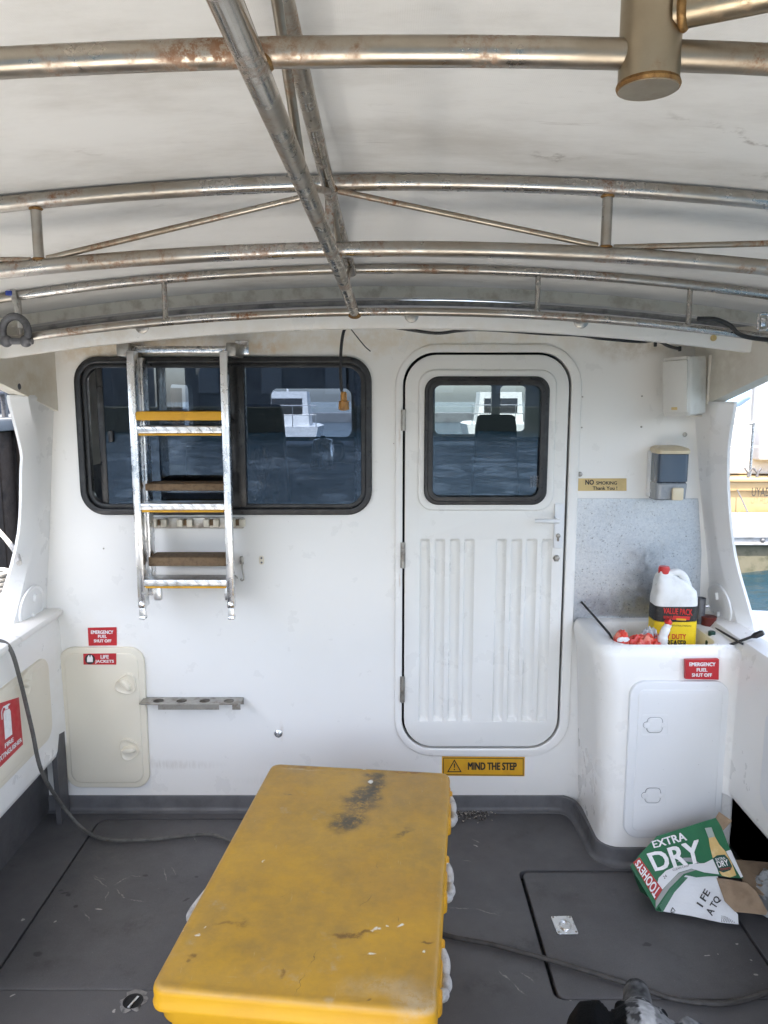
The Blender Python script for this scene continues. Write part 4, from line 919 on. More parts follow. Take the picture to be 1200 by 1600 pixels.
mb = MB(); mb.loft([dring(.94, .085, z0), dring(.98, .098, z0 + H_ * .03), dring(1.0, .106, z0 + H_ * .30), dring(.97, .10, z0 + H_ * .325)]); mb.make('base', TANKLOW, ds)
mb = MB(); mb.box((xc + .018, -.112, z0 + H_ * .13), (.044, .014, .048), .006); mb.make('push_button', SOAPCREAM, ds)
mb = MB(); mb.box2((xc - w * .56, -.03, z0 + .005), (xc + w * .56, -.001, z1 - .02), .006); mb.make('back_plate', HATCHW, ds)

# ================================================================== CABLES UNDER THE ROOF
def cable(name, label, pts, r, mat, cat='cable', n=7):
    mb = MB(); mb.tube(catmull(pts, n), r, 8); return tag(mb.make(name, mat), label, cat)
hc = base_empty('hanging_cable', onY(540, 575, -.25), 'black hanging cable with an amber plug, in front of the wide window', 'cable')
mb = MB(); mb.tube(catmull([onY(552, 508, -.25), onY(545, 509, -.25), onY(537, 518, -.25), onY(533, 545, -.25), onY(532, 580, -.25), onY(534, 612, -.25)], 7), .0055, 8); mb.make('wire', CABLE, hc)
q = onY(537, 612, -.25); mb = MB(); mb.lathe([(.009, 0), (.011, -.01), (.011, -.03), (.018, -.034), (.019, -.062), (.008, -.066)], Matrix.Translation(q), 14); mb.make('plug', ORANGEP, hc)
mb = MB(); mb.tube(catmull([onY(545, 510, -.24), onY(556, 524, -.23), onY(570, 541, -.22), onY(579, 549, -.22)], 5), .0022, 6); mb.make('loose_strand', CABLE, hc)
lc = base_empty('lip_cable', onY(800, 515, -.2), 'black cable sagging along under the roof lip above the door', 'cable')
mb = MB(); mb.tube(catmull([onY(582, 507, -.22), onY(625, 513, -.22), onY(680, 520.5, -.22), onY(715, 517, -.22), onY(745, 515, -.22), onY(790, 517, -.22), onY(850, 521.5, -.2), onY(905, 524, -.18), onY(940, 529, -.15), onY(1000, 534, -.12), onY(1025, 532, -.12), onY(1045, 541, -.12), onY(1062, 545, -.12)], 6), .0055, 8); mb.make('wire', CABLE, lc)
for px, py, Y in ((762, 512, -.22), (904, 522, -.18), (1024, 538, -.12), (1062, 545, -.12)):
    q = onY(px, py, Y); mb = MB(); mb.box(q, (.010, .014, .018), .003); mb.make('cable_clip', CABLE, lc)
cable('roof_cable', 'thick black cable crossing over the right end of the roof lip', [onY(1090, 498, -.40), onY(1118, 499, -.40), onY(1140, 508, -.395), onY(1152, 520, -.39), onY(1170, 527, -.385), onY(1205, 531, -.38), onY(1240, 530, -.38)], .0075, CABLE)

# ================================================================== CANOPY FRAME
cf = base_empty('tube_truss', (0, -1.2, 1.98), 'rust-specked stainless tube frame of trusses and bars under the canopy', 'tube frame')
xs2 = [i * .1 for i in range(-15, 16)]
def bar(y, z, r, name='crossbar', mat=STEEL):
    mb = MB(); mb.tube([(x, y, z + A(x)) for x in xs2], r, 16); return mb.make(name, mat, cf)
Y1, Y2, Y3 = -2.03, -1.05, -.36
zl1 = onY(700, 80, Y1).z; zl2, zu2 = onY(650, 389, Y2).z, onY(650, 285, Y2).z; zl3, zu3 = onY(650, 487, Y3).z, onY(650, 420, Y3).z
zu1 = zl1 + .155
bar(Y1, zl1, .0165, mat=STEELR); bar(Y1, zu1, .0165)
bar(Y2, zl2, .019, mat=STEEL); bar(Y2, zu2, .019)
bar(Y3, zl3, .0135); bar(Y3, zu3, .0155)
bar(-3.1, zl1, .0165); bar(-3.1, zu1, .0165)
def post(px, py, y, za, zb_, r):
    x = onY(px, py, y).x; mb = MB(); mb.tube([(x, y, za + A(x)), (x, y, zb_ + A(x))], r, 12); mb.make('post', STEEL, cf); return x
xa = post(58, 360, Y2, zl2, zu2, .0125); xb = post(948, 345, Y2, zl2, zu2, .0125); xcn = post(515, 330, Y2, zl2, zu2, .011)
for px in (28, 257, 840, 1078): post(px, 460, Y3, zl3, zu3, .009)
def brace(x0, z0, x1, z1, y): mb = MB(); mb.tube([(x0, y, z0 + A(x0)), (x1, y, z1 + A(x1))], .0075, 10); mb.make('brace', STEELR, cf)
brace(xa + .02, zl2 + .018, xcn - .06, zu2 - .03, Y2); brace(xcn + .02, zu2 - .018, xb - .02, zl2 + .02, Y2); brace(xb + .02, zl2 + .018, xb + .9, zu2 - .02, Y2); brace(xa - .02, zl2 + .018, xa - .8, zu2 - .02, Y2)
XL = -.12
def longi(k, r):  # k: 0 lower, 1 upper
    if k == 0: pts = [(-.165, -3.3, zl1 - .025), (-.146, Y1, zl1 - .024), (-.118, Y2, zl2 - .026), (-.097, Y3 + .02, zl3 - .004)]
    else: pts = [(-.150, -3.1, zu1 - .02), (-.135, Y1, zu1 - .022), (-.127, Y2, zu2 - .03), (-.105, Y3, zu3 - .01)]
    mb = MB(); mb.tube(catmull([Vector(p) + Vector((0, 0, A(p[0]))) for p in pts], 6), r, 14); mb.make('lengthwise_bar', STEELM, cf); return [Vector(p) for p in pts]
L0 = longi(0, .0168); L1 = longi(1, .0155)
def lerp(P, y):
    for a, b in zip(P, P[1:]):
        if a.y <= y <= b.y: t = (y - a.y) / (b.y - a.y); return a.lerp(b, t)
    return P[-1]
for ya, yb, up in ((-2.0, -1.62, 1), (-1.62, -1.08, 0), (-1.02, -.75, 1), (-.75, -.42, 0)):
    a = lerp(L0 if up == 0 else L1, ya); b = lerp(L1 if up == 0 else L0, yb)
    a, b = (lerp(L1, ya), lerp(L0, yb)) if up else (lerp(L0, ya), lerp(L1, yb))
    a = lerp(L1, ya) if up else lerp(L1, yb); b = lerp(L1, yb) if up else lerp(L1, ya)
    mb = MB(); mb.tube([lerp(L1, ya) if up else lerp(L0, ya), lerp(L0, yb) if up else lerp(L1, yb)], .0075, 10); mb.make('brace', STEELR, cf)
# welds
for P_, y in ((L0, Y1), (L0, Y2), (L0, Y3), (L1, Y2)):
    p = lerp(P_, y); mb = MB(); z = {Y1: zl1, Y2: zl2, Y3: zl3}[y] if P_ is L0 else zu2
    mb.ball((p.x, y, z - .012), (.022, .02, .012)); mb.make('weld', RUSTW, cf)
for x, y, z in ((xa, Y2, zl2 + .018), (xb, Y2, zl2 + .018), (xa, Y2, zu2 - .018), (xb, Y2, zu2 - .018)):
    mb = MB(); mb.ball((x, y, z + A(x)), (.017, .015, .006)); mb.make('weld', RUSTW, cf)
# socket post with its side arm
xs_ = onY(1014, 110, Y1).x; zc_ = onY(1014, 142, Y1).z
mb = MB(); M = Matrix.Translation((xs_, Y1, 0)); mb.lathe([(.001, zc_), (.0335, zc_ + .0005), (.0345, zc_ + .003), (.0345, zc_ + .27), (.03, zc_ + .28)], M, 32); sk = mb.make('socket_post', HEAT, cf)
mb = MB(); mb.lathe([(.0352, zc_ + .0015), (.0365, zc_ + .005), (.0352, zc_ + .0085)], M, 32); mb.make('cap_weld', RUSTW, sk)
mb = MB(); a = Vector((xs_ + .02, Y1 - .02, zc_ + .075)); b = onY(1290, -30, -2.12); mb.tube([a, b, b + (b - a) * 2.5], .0185, 16); mb.make('side_arm', HEAT, cf); d_ = (b - a).normalized(); mb = MB(); mb.ball(a + d_ * .009, (.0225, .0225, .009), d_.to_track_quat('Z', 'Y').to_matrix().to_4x4()); mb.make('arm_weld', RUSTW, sk)
mb = MB(); a = Vector((xs_ + .02, Y1 + .015, zc_ + .10)); b = onY(1100, -10, Y1 + .05); mb.tube([a, b + (b - a)], .008, 10); mb.make('brace', STEELR, cf)

# canopy fabric
prof = [(-3.55, zu1 - .10), (-3.5, zu1 + .01), (-3.1, zu1 + .022), (Y1, zu1 + .0205), (-1.5, zu2 + .032), (Y2, zu2 + .022), (-.7, zu3 + .032), (Y3, zu3 + .019), (-.2, zu3 + .0), (-.125, zu3 - .012), (-.105, zu3 - .03), (-.10, 2.05)]
fine = []
for (y0, z0), (y1, z1) in zip(prof, prof[1:]):
    n = max(1, int((y1 - y0) / .1))
    for k in range(n): t = k / n; fine.append((y0 + (y1 - y0) * t, z0 + (z1 - z0) * t))
fine.append(prof[-1])
xf = [-1.58, -1.57] + [-1.5 + .1 * i for i in range(31)] + [1.57, 1.58]
mb = MB(); rows = []
for x in xf:
    e = max(0, abs(x) - 1.52); rows.append([(x, y, z + A(x) - (e * 2.2) + .004 * noise.noise((x * 2, y * 2, 0))) for y, z in fine])
mb.loft(rows, False, False); 
cn = tag(mb.make('canopy', CANVAS, None, 60, fix=False), 'off-white stained fabric canopy stretched over the tube frame', 'canopy')
mb = MB(); zh = onY(640, 447, -.135).z; zh0 = onY(640, 465, -.135).z
mb.loft([[(x, -.135, zh + A(x)), (x, -.139, zh + A(x) - .006), (x, -.140, zh0 + A(x)), (x, -.132, zh0 + A(x)), (x, -.131, zh + A(x))] for x in xf[2:-2]]); mb.make('hem', HEM, cn)
mb = MB(); zr = onY(640, 473, -.15).z; mb.tube([(x, -.15, zr + A(x)) for x in xf[2:-2]], .0095, 10); mb.make('edge_roll', ROLL, cn)

# shackle on its strap at the left end of the bar
p = onY(26, 515, Y3 - .02)
shk = base_empty('shackle', p, 'big grey shackle hanging by a pale strap at the left of the roof lip', 'shackle')
mb = MB(); ctr = onY(24, 518, Y3 - .035); pts = []
for a in range(-40, 221, 13): pts.append(ctr + Vector((.042 * math.cos(R(a)), 0, .048 * math.sin(R(a)))))
mb.tube(pts, [.0125] * len(pts), 12); mb.ball(pts[0], (.020, .018, .020)); mb.ball(pts[-1], (.020, .018, .020)); mb.make('bow', GREYMET, shk)
mb = MB(); mb.tube([pts[-1] + Vector((-.02, 0, 0)), pts[0] + Vector((.022, 0, 0))], .011, 12); mb.make('pin', GREYMET, shk)
mb = MB(); a = onY(20, 455, Y3 - .02); b = onY(33, 512, Y3 - .035)
mb.tube([a + Vector((0, 0, .02)), a, a.lerp(b, .5), b], [.007, .010, .009, .010], 8); mb.make('strap', ROPE, shk)
mb = MB(); mb.box(onY(14, 458, Y3 - .03), (.022, .012, .016), .004); mb.make('blue_tape', mk('blue_tape', (.02, .05, .30)), shk)
# shiny buckle at the right end
p = onY(1193, 503, Y3 - .03)
bu = base_empty('deck_clip', p, 'small shiny rounded clip at the right end of the frame', 'clip')
mb = MB(); o = rr(-.017, -.026, .017, .026, .010, 5); mb.tube([p + Vector((x, 0, z)) for x, z in o + o[:2]], .005, 8, False); mb.make('loop', CHROME, bu)
mb = MB(); mb.box(p + Vector((.004, .008, 0)), (.02, .008, .03), .003); mb.make('tongue', CHROME, bu)

# ================================================================== YELLOW BIN
FL, FR, BLc, BRc = [Vector(q) for q in ((-.500, -1.512), (.110, -1.576), (-.374, -.480), (.234, -.560))]
cx = (FL + FR + BLc + BRc) / 4 + Vector((-.008, .006)); ang = math.atan2((BLc - FL).y, (BLc - FL).x) - R(90)
ang = (ang + math.atan2((FR - FL).y, (FR - FL).x)) / 2
LW, LL = .618, 1.036
Mb = Matrix.Translation((cx.x, cx.y, 0)) @ Matrix.Rotation(ang, 4, 'Z')
bin_ = base_empty('fish_bin', (cx.x, cx.y, 0), 'large dirty yellow plastic bin with a lid and white rope handles', 'storage bin')
def bring(dw, z, r): return [Mb @ Vector((x, y, z)) for x, y in rr(-LW / 2 + dw, -LL / 2 + dw, LW / 2 - dw, LL / 2 - dw, r, 7)]
mb = MB(); mb.loft([bring(.012, .392, .022), bring(.0, .395, .032), bring(-.001, .404, .032), bring(.002, .408, .031), bring(.001, .432, .031), bring(.003, .441, .030), bring(.007, .4465, .028), bring(.013, .449, .025), bring(.022, .4475, .022), bring(.03, .4475, .02), bring(.05, .4495, .02), bring(.12, .4505, .02)]); mb.make('lid', YBOX, bin_, 50)
mb = MB(); mb.loft([bring(.055, .0, .05), bring(.045, .02, .05), bring(.035, .20, .05), bring(.022, .34, .05), bring(.012, .36, .045), bring(.012, .384, .045), bring(.03, .3915, .04)]); mb.make('body', YBOX, bin_, 40)
for (px, py), side in (((712, 1262), 1), ((704, 1372), 1), ((690, 1515), 1)):
    p = onZ(px, py, .40); loc = Mb.inverted() @ p; y = loc.y
    mb = MB()
    for s_, e in ((-1, .075), (1, .085)):
        mb.box(Vector((LW / 2 - .004, y + s_ * e, .38)), (.024, .030, .05), .006)
    mb.box(Vector((LW / 2 - .008, y, .375)), (.026, .20, .03), .006)
    hb = MB().add([Mb @ v for v in mb.v], mb.f).make('handle_bracket', YBOX, bin_)
    mb = MB(); pts = []
    for k in range(31):
        t = k / 30; pts.append(Mb @ Vector((LW / 2 + .002 + .012 * math.sin(math.pi * t), y - .075 + .15 * t, .392 - .03 * math.sin(math.pi * t))))
    rad = [.0085 + .006 * abs(math.sin(3 * math.pi * k / 30)) for k in range(31)]
    mb.tube(pts, rad, 12); mb.make('rope_handle', ROPE, hb)
p = onZ(292, 1412, .39); loc = Mb.inverted() @ p
mb = MB(); pts = [Mb @ Vector((-LW / 2 - .004 - .030 * math.sin(math.pi * k / 16), loc.y - .055 + .11 * k / 16, .392 - .03 * math.sin(math.pi * k / 16))) for k in range(17)]
mb.tube(pts, .016, 12); mb.make('rope_handle', ROPE, bin_)

# ================================================================== CORDS AND DECK BITS
pts = [onP(-30, 1000, (Vector((0, 0, .87)), Vector((0, 0, 1)))), onZ(2, 1002, .87), onZ(18, 1018, .84), onP(32, 1065, (Vector((LX + .035, 0, 0)), Vector((1, 0, 0)))), onP(50, 1140, (Vector((LX + .045, 0, 0)), Vector((1, 0, 0)))), onP(65, 1205, (Vector((LX + .06, 0, 0)), Vector((1, 0, 0)))), onZ(95, 1255, .13), onZ(130, 1295, .02), onZ(165, 1311, .012), onZ(230, 1312, .012), onZ(300, 1305, .012), onZ(330, 1304, .012), onZ(365, 1316, .012), onZ(400, 1335, .012)]
cable('power_cord', 'grey cord coming over the left boat side and running across the deck', pts, .0072, GREYCORD, 'cord')
pts = [onZ(640, 1440, .011), onZ(700, 1462, .011), onZ(770, 1476, .011), onZ(860, 1500, .011), onZ(940, 1524, .011), onZ(1000, 1543, .011), onZ(1050, 1560, .011), onZ(1110, 1568, .011), onZ(1150, 1565, .011), onZ(1205, 1548, .011), onZ(1260, 1520, .011)]
cable('extension_cord', 'dark cord lying on the deck between the yellow bin and the dog', pts, .0078, DARKCORD, 'cord')
# drain
c = onZ(208, 1566); dr = base_empty('deck_drain', (c.x, c.y, 0), 'round open deck drain with torn paint near the front of the bin', 'drain')
mb = MB(); mb.lathe([(.030, .0005), (.030, .003), (.024, .003), (.022, .001)], Matrix.Translation((c.x, c.y, 0)), 24); mb.make('cup', DARKGAP, dr)
bm = bmesh.new(); vs = []; mb = MB(); ri = []; ro = []
for k in range(36):
    t = 2 * math.pi * k / 36; r2 = .036 + .012 * noise.noise((math.cos(t) * 2, math.sin(t) * 2, .3)) + (.012 if .8 < t < 2.4 else 0); ri.append((c.x + .0285 * math.cos(t), c.y + .0285 * math.sin(t), .004)); ro.append((c.x + r2 * math.cos(t), c.y + r2 * math.sin(t), .0012))
bm.free(); mb.loft([ri, ro], False); mb.make('torn_rim', mk('flaked_paint', (.22, .21, .20), (.07, .07, .07), 60), dr)
mb = MB(); mb.box((c.x + .002, c.y - .004, .004), (.008, .045, .004), .0015, Matrix.Rotation(R(-20), 4, 'Z')); mb.make('bar', ALU, dr)
# grit pile
mb = MB(); c = onZ(733, 1275)
for k in range(110):
    a = random.gauss(0, .045); b = random.gauss(0, .022); s = random.uniform(.002, .0055); mb.box((c.x + a, c.y + b, .003 + s * .3), (s * 2, s * 1.3, s), .0, Matrix.Rotation(random.uniform(0, 3), 4, 'Z'))
tag(mb.make('shell_grit', GRIT), 'scatter of broken shell grit on the deck below the door', 'grit', kind='stuff')
def crush(c, sx_, sy_, dome, folds, seed, M=None, n=46, amp=1.0, rim=.0):
    """a crumpled sheet: a domed grid broken by random straight folds, closed underneath"""
    rq = random.Random(seed); F = [(rq.uniform(0, 6.28), rq.uniform(5, 13) / max(sx_, sy_) * .35, rq.uniform(0, 6), rq.uniform(.3, 1) * amp * .12 * min(sx_, sy_)) for _ in range(folds)]
    top = []
    for i in range(n):
        for j in range(n):
            u, v = i / (n - 1) * 2 - 1, j / (n - 1) * 2 - 1; ln = math.hypot(u, v); mx_ = max(abs(u), abs(v)); k = mx_ / ln if ln else 1
            x, y = u * k * sx_ * (1 + .25 * noise.noise((u * 1.7, v * 1.7, seed))), v * k * sy_ * (1 + .25 * noise.noise((u * 1.7, v * 1.7, seed + 9))); e = max(0, 1 - mx_ ** 2.2)
            z = dome * e ** .6
            for a, f, ph, h in F:
                t = (x * math.cos(a) + y * math.sin(a)) * f * 6.28 + ph; z += h * (abs((t / 3.14159) % 2 - 1) * 2 - 1) * (.25 + .75 * e)
            top.append(Vector((x, y, z)))
    bot = [Vector((p.x * .96, p.y * .96, min(p.z - .002, -.002))) for p in top]; fs = []; N2 = n * n
    for i in range(n - 1):
        for j in range(n - 1):
            q = (i * n + j, (i + 1) * n + j, (i + 1) * n + j + 1, i * n + j + 1); fs.append(q); fs.append(tuple(k + N2 for k in q[::-1]))
    rimv = [i * n for i in range(n)] + [(n - 1) * n + j for j in range(1, n)] + [i * n + n - 1 for i in range(n - 2, -1, -1)] + [j for j in range(n - 2, 0, -1)]
    for a, b in zip(rimv, rimv[1:] + rimv[:1]): fs.append((a, b, b + N2, a + N2))
    T = Matrix.Translation(c) @ (M or Matrix()); return MB().add(top + bot, fs, T)
# rag in the left corner
def crumple(c, rad, seed, amp=.5, freq=2.2, sub=4, squash=None, M=None):
    bm = bmesh.new(); bmesh.ops.create_icosphere(bm, subdivisions=sub, radius=1)
    for v in bm.verts:
        n = v.co.copy(); d = 1 + amp * (abs(noise.noise(n * freq + Vector((seed, 0, 0)))) * 1.6 - .4) + amp * .5 * (abs(noise.noise(n * freq * 2.7 + Vector((0, seed, 0)))) - .2)
        v.co = Vector((n.x * rad[0] * d, n.y * rad[1] * d, n.z * rad[2] * d))
    T = Matrix.Translation(c) @ (M or Matrix()); return MB().bm(bm, T)
c = onZ(14, 1306, .02); tag(crumple(c + Vector((-.02, 0, -.005)), (.04, .032, .022), 3.3).make('rag', mk('grey_rag', (.12, .12, .12), (.05, .05, .05), 30, rough=.9)), 'crumpled grey rag in the left corner of the deck', 'rag')

# ================================================================== THINGS ON THE CONSOLE
Bc = onY(1052, 945, -.175); bz0, bz1 = .717, onY(1045, 888, -.175).z
hgt = bz1 - bz0
bt = base_empty('degreaser_bottle', (Bc.x, -.175, bz0), 'white handled jug with red cap and yellow black label, in the sink', 'jug')
bw, bd = .158, .095
def jr(kx, ky, f, dx=0): return [(Bc.x + dx + bw * kx * x, -.175 + bd * ky * y, bz0 + hgt * f) for x, y in rr(-.5, -.5, .5, .5, .22, 5)]
mb = MB(); mb.loft([jr(.9, .9, 0), jr(1, 1, .03), jr(1, 1, .66), jr(.99, .99, .70), jr(.93, .95, .77), jr(.72, .85, .86, -.015), jr(.40, .55, .93, -.036), jr(.24, .36, .955, -.042), jr(.22, .34, .975, -.042)]); mb.make('body', HDPE, bt, 50)
mb = MB(); mb.tube(catmull([(Bc.x - .028, -.175, bz0 + hgt * .945), (Bc.x + .012, -.178, bz0 + hgt * .955), (Bc.x + .040, -.178, bz0 + hgt * .87), (Bc.x + .054, -.176, bz0 + hgt * .70)], 6), [.014] * 8 + [.015] * 6 + [.017] * 5, 12); mb.make('handle', HDPE, bt)
mb = MB(); mb.lathe([(.019, .962), (.0205, .97), (.0205, 1.0), (.018, 1.008)], Matrix.Translation((Bc.x - .042, -.175, bz0 + hgt - 1.0)) , 20); mb.make('cap', REDP, bt)
pb = yplane(-.175 - bd / 2)
def lab(px0, py0, px1, py1, mt, nm, off): 
    a = onP(px0, (py0 + py1) / 2, pb); b = onP(px1, (py0 + py1) / 2, pb); z0 = onP(px0, py1, pb).z; z1 = onP(px0, py0, pb).z
    mb = MB(); rings = [[(Bc.x + (bw + .002 + off) * x, -.175 + (bd + .002 + off) * y, z) for x, y in rr(-.5, -.5, .5, .5, .22, 5)] for z in (z0, z1)]; mb.loft(rings, False); return mb.make(nm, mt, bt)
lab(1018, 948, 1087, 972, INK, 'black_label', .0); lab(1018, 971, 1087, 1040, mk('yellow_label', (.78, .55, .01), (.70, .48, .01), 20), 'yellow_label', .0)
mb = MB(); text_px(mb, 'VALUE PACK', [(1037, 949.5), (1082, 952), (1082, 962), (1036, 958.5)], pb, .003, .02); text_px(mb, 'BONUS', [(1037, 962), (1050, 962.5), (1050, 967), (1037, 966.5)], pb, .003, .02)
text_px(mb, 'HEAVY DUTY', [(1022, 990), (1072, 991), (1072, 999), (1022, 998)], pb, .003, .02); mb.make('red_lettering', REDP, bt)
mb = MB(); text_px(mb, 'DEGREASER', [(1024, 999.5), (1073, 1000.5), (1073, 1011), (1024, 1009.5)], pb, .0032, .02); text_px(mb, 'INDUSTRIAL STRENGTH', [(1050, 976), (1080, 977), (1080, 979.5), (1050, 978.5)], pb, .003, 0); mb.make('black_lettering', INK, bt)
mb = MB(); slab_px(mb, [(1052, 962), (1079, 963.5), (1077, 969), (1050, 968)], pb, .003, .0005); mb.make('red_flash', REDP, bt)
mb = MB(); slab_px(mb, [(1057, 966), (1072, 967), (1072, 970), (1057, 969.3)], pb, .0037, .0005); mb.make('yellow_flash', YSIGN, bt)
# trigger sprayer
p = onY(1040, 990, -.27); ts = base_empty('spray_bottle', (p.x, -.27, .72), 'white trigger spray head with a red nozzle, in front of the jug', 'spray bottle')
q = lambda x, y: onY(x, y, -.27)
mb = MB(); mb.tube(catmull([q(1045, 975), q(1041, 982), q(1036, 994), q(1035, 1004), q(1037, 1011)], 6), [.013] * 6 + [.016] * 7 + [.019] * 6 + [.017] * 6, 14); mb.make('spray_head', HDPE, ts)
mb = MB(); mb.tube([q(1042, 969), q(1046, 975)], .0125, 12); mb.make('nozzle', REDP, ts)
mb = MB(); mb.lathe([(.028, 0), (.030, .01), (.030, .045), (.018, .06)], Matrix.Translation((q(1037, 1011).x, -.27, .722)), 20); mb.make('bottle', HDPE, ts)
# red wrapper
mb = MB(); c = onY(998, 1000, -.26)
rw = base_empty('plastic_wrapper', (c.x, -.26, .72), 'crumpled red and white plastic wrapper lying in the sink', 'wrapper')
m1 = crush((c.x + .012, -.262, .788), .075, .045, .05, 9, 4, Matrix.Rotation(R(14), 4, 'X')); m1.make('wrap', REDFILM, rw, 24)
c2 = onY(970, 992, -.28); m1 = crush((c2.x, -.275, c2.z - .035), .030, .026, .062, 7, 12, Matrix.Rotation(R(25), 4, 'X')); m1.make('torn_end', REDFILM, rw, 24)
c2 = onY(968, 995, -.30); m1 = crush((c2.x + .012, -.302, c2.z - .010), .024, .010, .014, 4, 5, Matrix.Rotation(R(40), 4, 'X')); m1.make('white_patch', WHITE, rw, 24)
c2 = onY(1020, 988, -.22); tag(crush((c2.x, -.20, c2.z - .035), .045, .03, .045, 9, 31).make('plastic_bag', mk('clear_film', (.55, .56, .58), (.4, .4, .42), 30, rough=.25)), 'crumpled clear plastic bag behind the red wrapper', 'plastic bag')
# rods
def rod(label, pts, r, knob=None):
    o = base_empty('stick', pts[0], label, 'stick'); mb = MB(); mb.tube(pts, r, 10); mb.make('shaft', CABLE, o)
    if knob: mb = MB(); mb.tube(knob, [.006, .011, .011, .008], 12); mb.make('knob', BLACK, o)
rod('thin black stick leaning against the metal sheet at the left of the sink', [onY(909, 941, -.01), onY(952, 990, -.25), onY(964, 1012, -.30)], .0045)
a, b = onY(1118, 1016, -.31), onY(1180, 993, -.38); d = (b - a).normalized()
rod('black stick with a knob resting across the right edge of the sink', [a, b], .0048, [b - d * .012, b, b + d * .022, b + d * .030])
rod('black stick under the knobbed one, running to the boat side', [onY(1112, 978, -.12), onZ(1160, 1006, .845)], .0042)
p = onY(1112, 992, -.22); gp = base_empty('small_bottle', (p.x, -.22, .72), 'short dark green bottle top in the right of the sink', 'bottle')
mb = MB(); mb.lathe([(.020, .715), (.021, .785), (.020, .80), (.010, .81), (.010, .82)], Matrix.Translation((p.x, -.22, 0))); mb.make('body', GREENP, gp)
mb = MB(); mb.lathe([(.011, .821), (.013, .823), (.013, .838), (.009, .840)], Matrix.Translation((p.x, -.22, 0))); mb.make('cap', GREENP, gp)
p = onY(1093, 960, -.08); cp = base_empty('metal_cup', (p.x, -.08, .72), 'grey metal cup behind the jug', 'cup')
mb = MB(); mb.lathe([(.020, .72), (.020, .93), (.018, .93), (.018, .74)], Matrix.Translation((p.x, -.08, 0))); mb.make('wall', GREYMET, cp)
mb = MB(); mb.tube([onY(1092, 948, -.08), onY(1108, 947, -.08)], .003); mb.make('handle', CHROME, cp)
p = onY(1107, 972, -.10); mc = base_empty('tin_can', (p.x, -.10, .72), 'small maroon tin beside the green bottle top', 'tin')
mb = MB(); mb.lathe([(.028, .72), (.028, .856), (.029, .858), (.029, .862), (.024, .862)], Matrix.Translation((p.x, -.10, 0))); mb.make('body', MAROON, mc)

# ================================================================== TORN BEER CARTON
A_ = onY(985, 1356, -.42); C_ = onY(1118, 1280, -.395); H0 = onZ(1026, 1420, .035)
nrm = Vector((-.20, -.70, .68)).normalized()
PT = (H0, nrm)
ca = base_empty('beer_carton', onZ(1070, 1400), 'crushed green and white beer carton lying torn open on the deck hatch', 'beer carton')
def crease(p):
    r = 0
    for a, f, ph, h in ((.6, 5.0, .3, .0035), (2.1, 7.3, 1.9, .0028), (1.2, 11, .8, .0018)): r += h * abs(((p.x * math.cos(a) + (p.z - p.y) * math.sin(a)) * f + ph) % 2 - 1)
    return r
def crum(p):
    return p + nrm * (.020 * noise.noise(p * 4.5 + Vector((3, 1, 2))) + crease(p))
def panel(poly, plane, off, t, nm, mt, cuts=3, warp=crum, parent=None):
    bm = bmesh.new(); f = bm.faces.new([bm.verts.new(onP(x, y, plane, off)) for x, y in poly]); bmesh.ops.triangulate(bm, faces=[f])
    bmesh.ops.subdivide_edges(bm, edges=bm.edges[:], cuts=cuts, use_grid_fill=True)
    for v in bm.verts: v.co = warp(v.co)
    mb = MB(); n = plane[1]; k = len(bm.verts); bm.verts.index_update()
    vs = [v.co.copy() for v in bm.verts]; fs = [tuple(v.index for v in f.verts) for f in bm.faces]
    bd = [(e.verts[0].index, e.verts[1].index) for e in bm.edges if len(e.link_faces) == 1]; bm.free()
    mb.add(vs + [v - n * t for v in vs], fs + [tuple(i + k for i in f[::-1]) for f in fs] + [(a, b, b + k, a + k) for a, b in bd])
    return mb.make(nm, mt, parent or ca, 30)
def Z(x, y): return (960 + x / 5, 1260 + y / 5)
tp = panel([Z(125, 470), Z(190, 385), Z(330, 235), Z(560, 165), Z(790, 90), Z(835, 160), Z(905, 340), Z(1005, 565), Z(900, 560), Z(810, 545), Z(640, 555), Z(560, 535), Z(430, 660), Z(325, 815), Z(285, 740)], PT, 0, .003, 'top_panel', CGREEN, 18)
E1 = .003
panel([Z(330, 620), Z(345, 560), Z(400, 505), Z(480, 470), Z(600, 455), Z(700, 448), Z(765, 415), Z(785, 440), Z(815, 535), Z(700, 520), Z(600, 490), Z(500, 520), Z(420, 600), Z(375, 650)], PT, E1, .001, 'white_swoosh', CWHITE, 9, parent=tp)
panel([Z(375, 655), Z(430, 590), Z(500, 525), Z(600, 493), Z(640, 500), Z(540, 530), Z(430, 640), Z(320, 800), Z(322, 738)], PT, E1 + .0004, .001, 'grey_edge', CGREY, 8, parent=tp)
panel([Z(145, 440), Z(195, 400), Z(375, 650), Z(320, 735)], PT, E1 + .0008, .001, 'red_band', CRED, 9, parent=tp)
mb = MB()
text_px(mb, 'EXTRA', [Z(288, 275), Z(540, 203), Z(568, 268), Z(308, 328)], PT, .0080, .02, crum)
text_px(mb, 'DRY', [Z(250, 372), Z(655, 262), Z(690, 440), Z(318, 508)], PT, .0080, .02, crum)
text_px(mb, 'TOOHEYS', [Z(312, 722), Z(158, 452), Z(192, 415), Z(362, 648)], PT, .0080, .02, crum)
mb.make('white_lettering', WHITE, tp)
mb = MB(); text_px(mb, 'CLEAN CRISP', [Z(452, 492), Z(580, 455), Z(584, 472), Z(457, 508)], PT, .0064, 0, crum)
text_px(mb, '24', [Z(378, 548), Z(402, 532), Z(412, 552), Z(388, 570)], PT, .0064, 0, crum); mb.make('small_lettering', INK, tp)
panel([Z(480, 440), Z(540, 405), Z(600, 405), Z(640, 432), Z(665, 450), Z(600, 440), Z(540, 430)], PT, .0072, .0008, 'scuff', GREYP, 2, parent=tp)
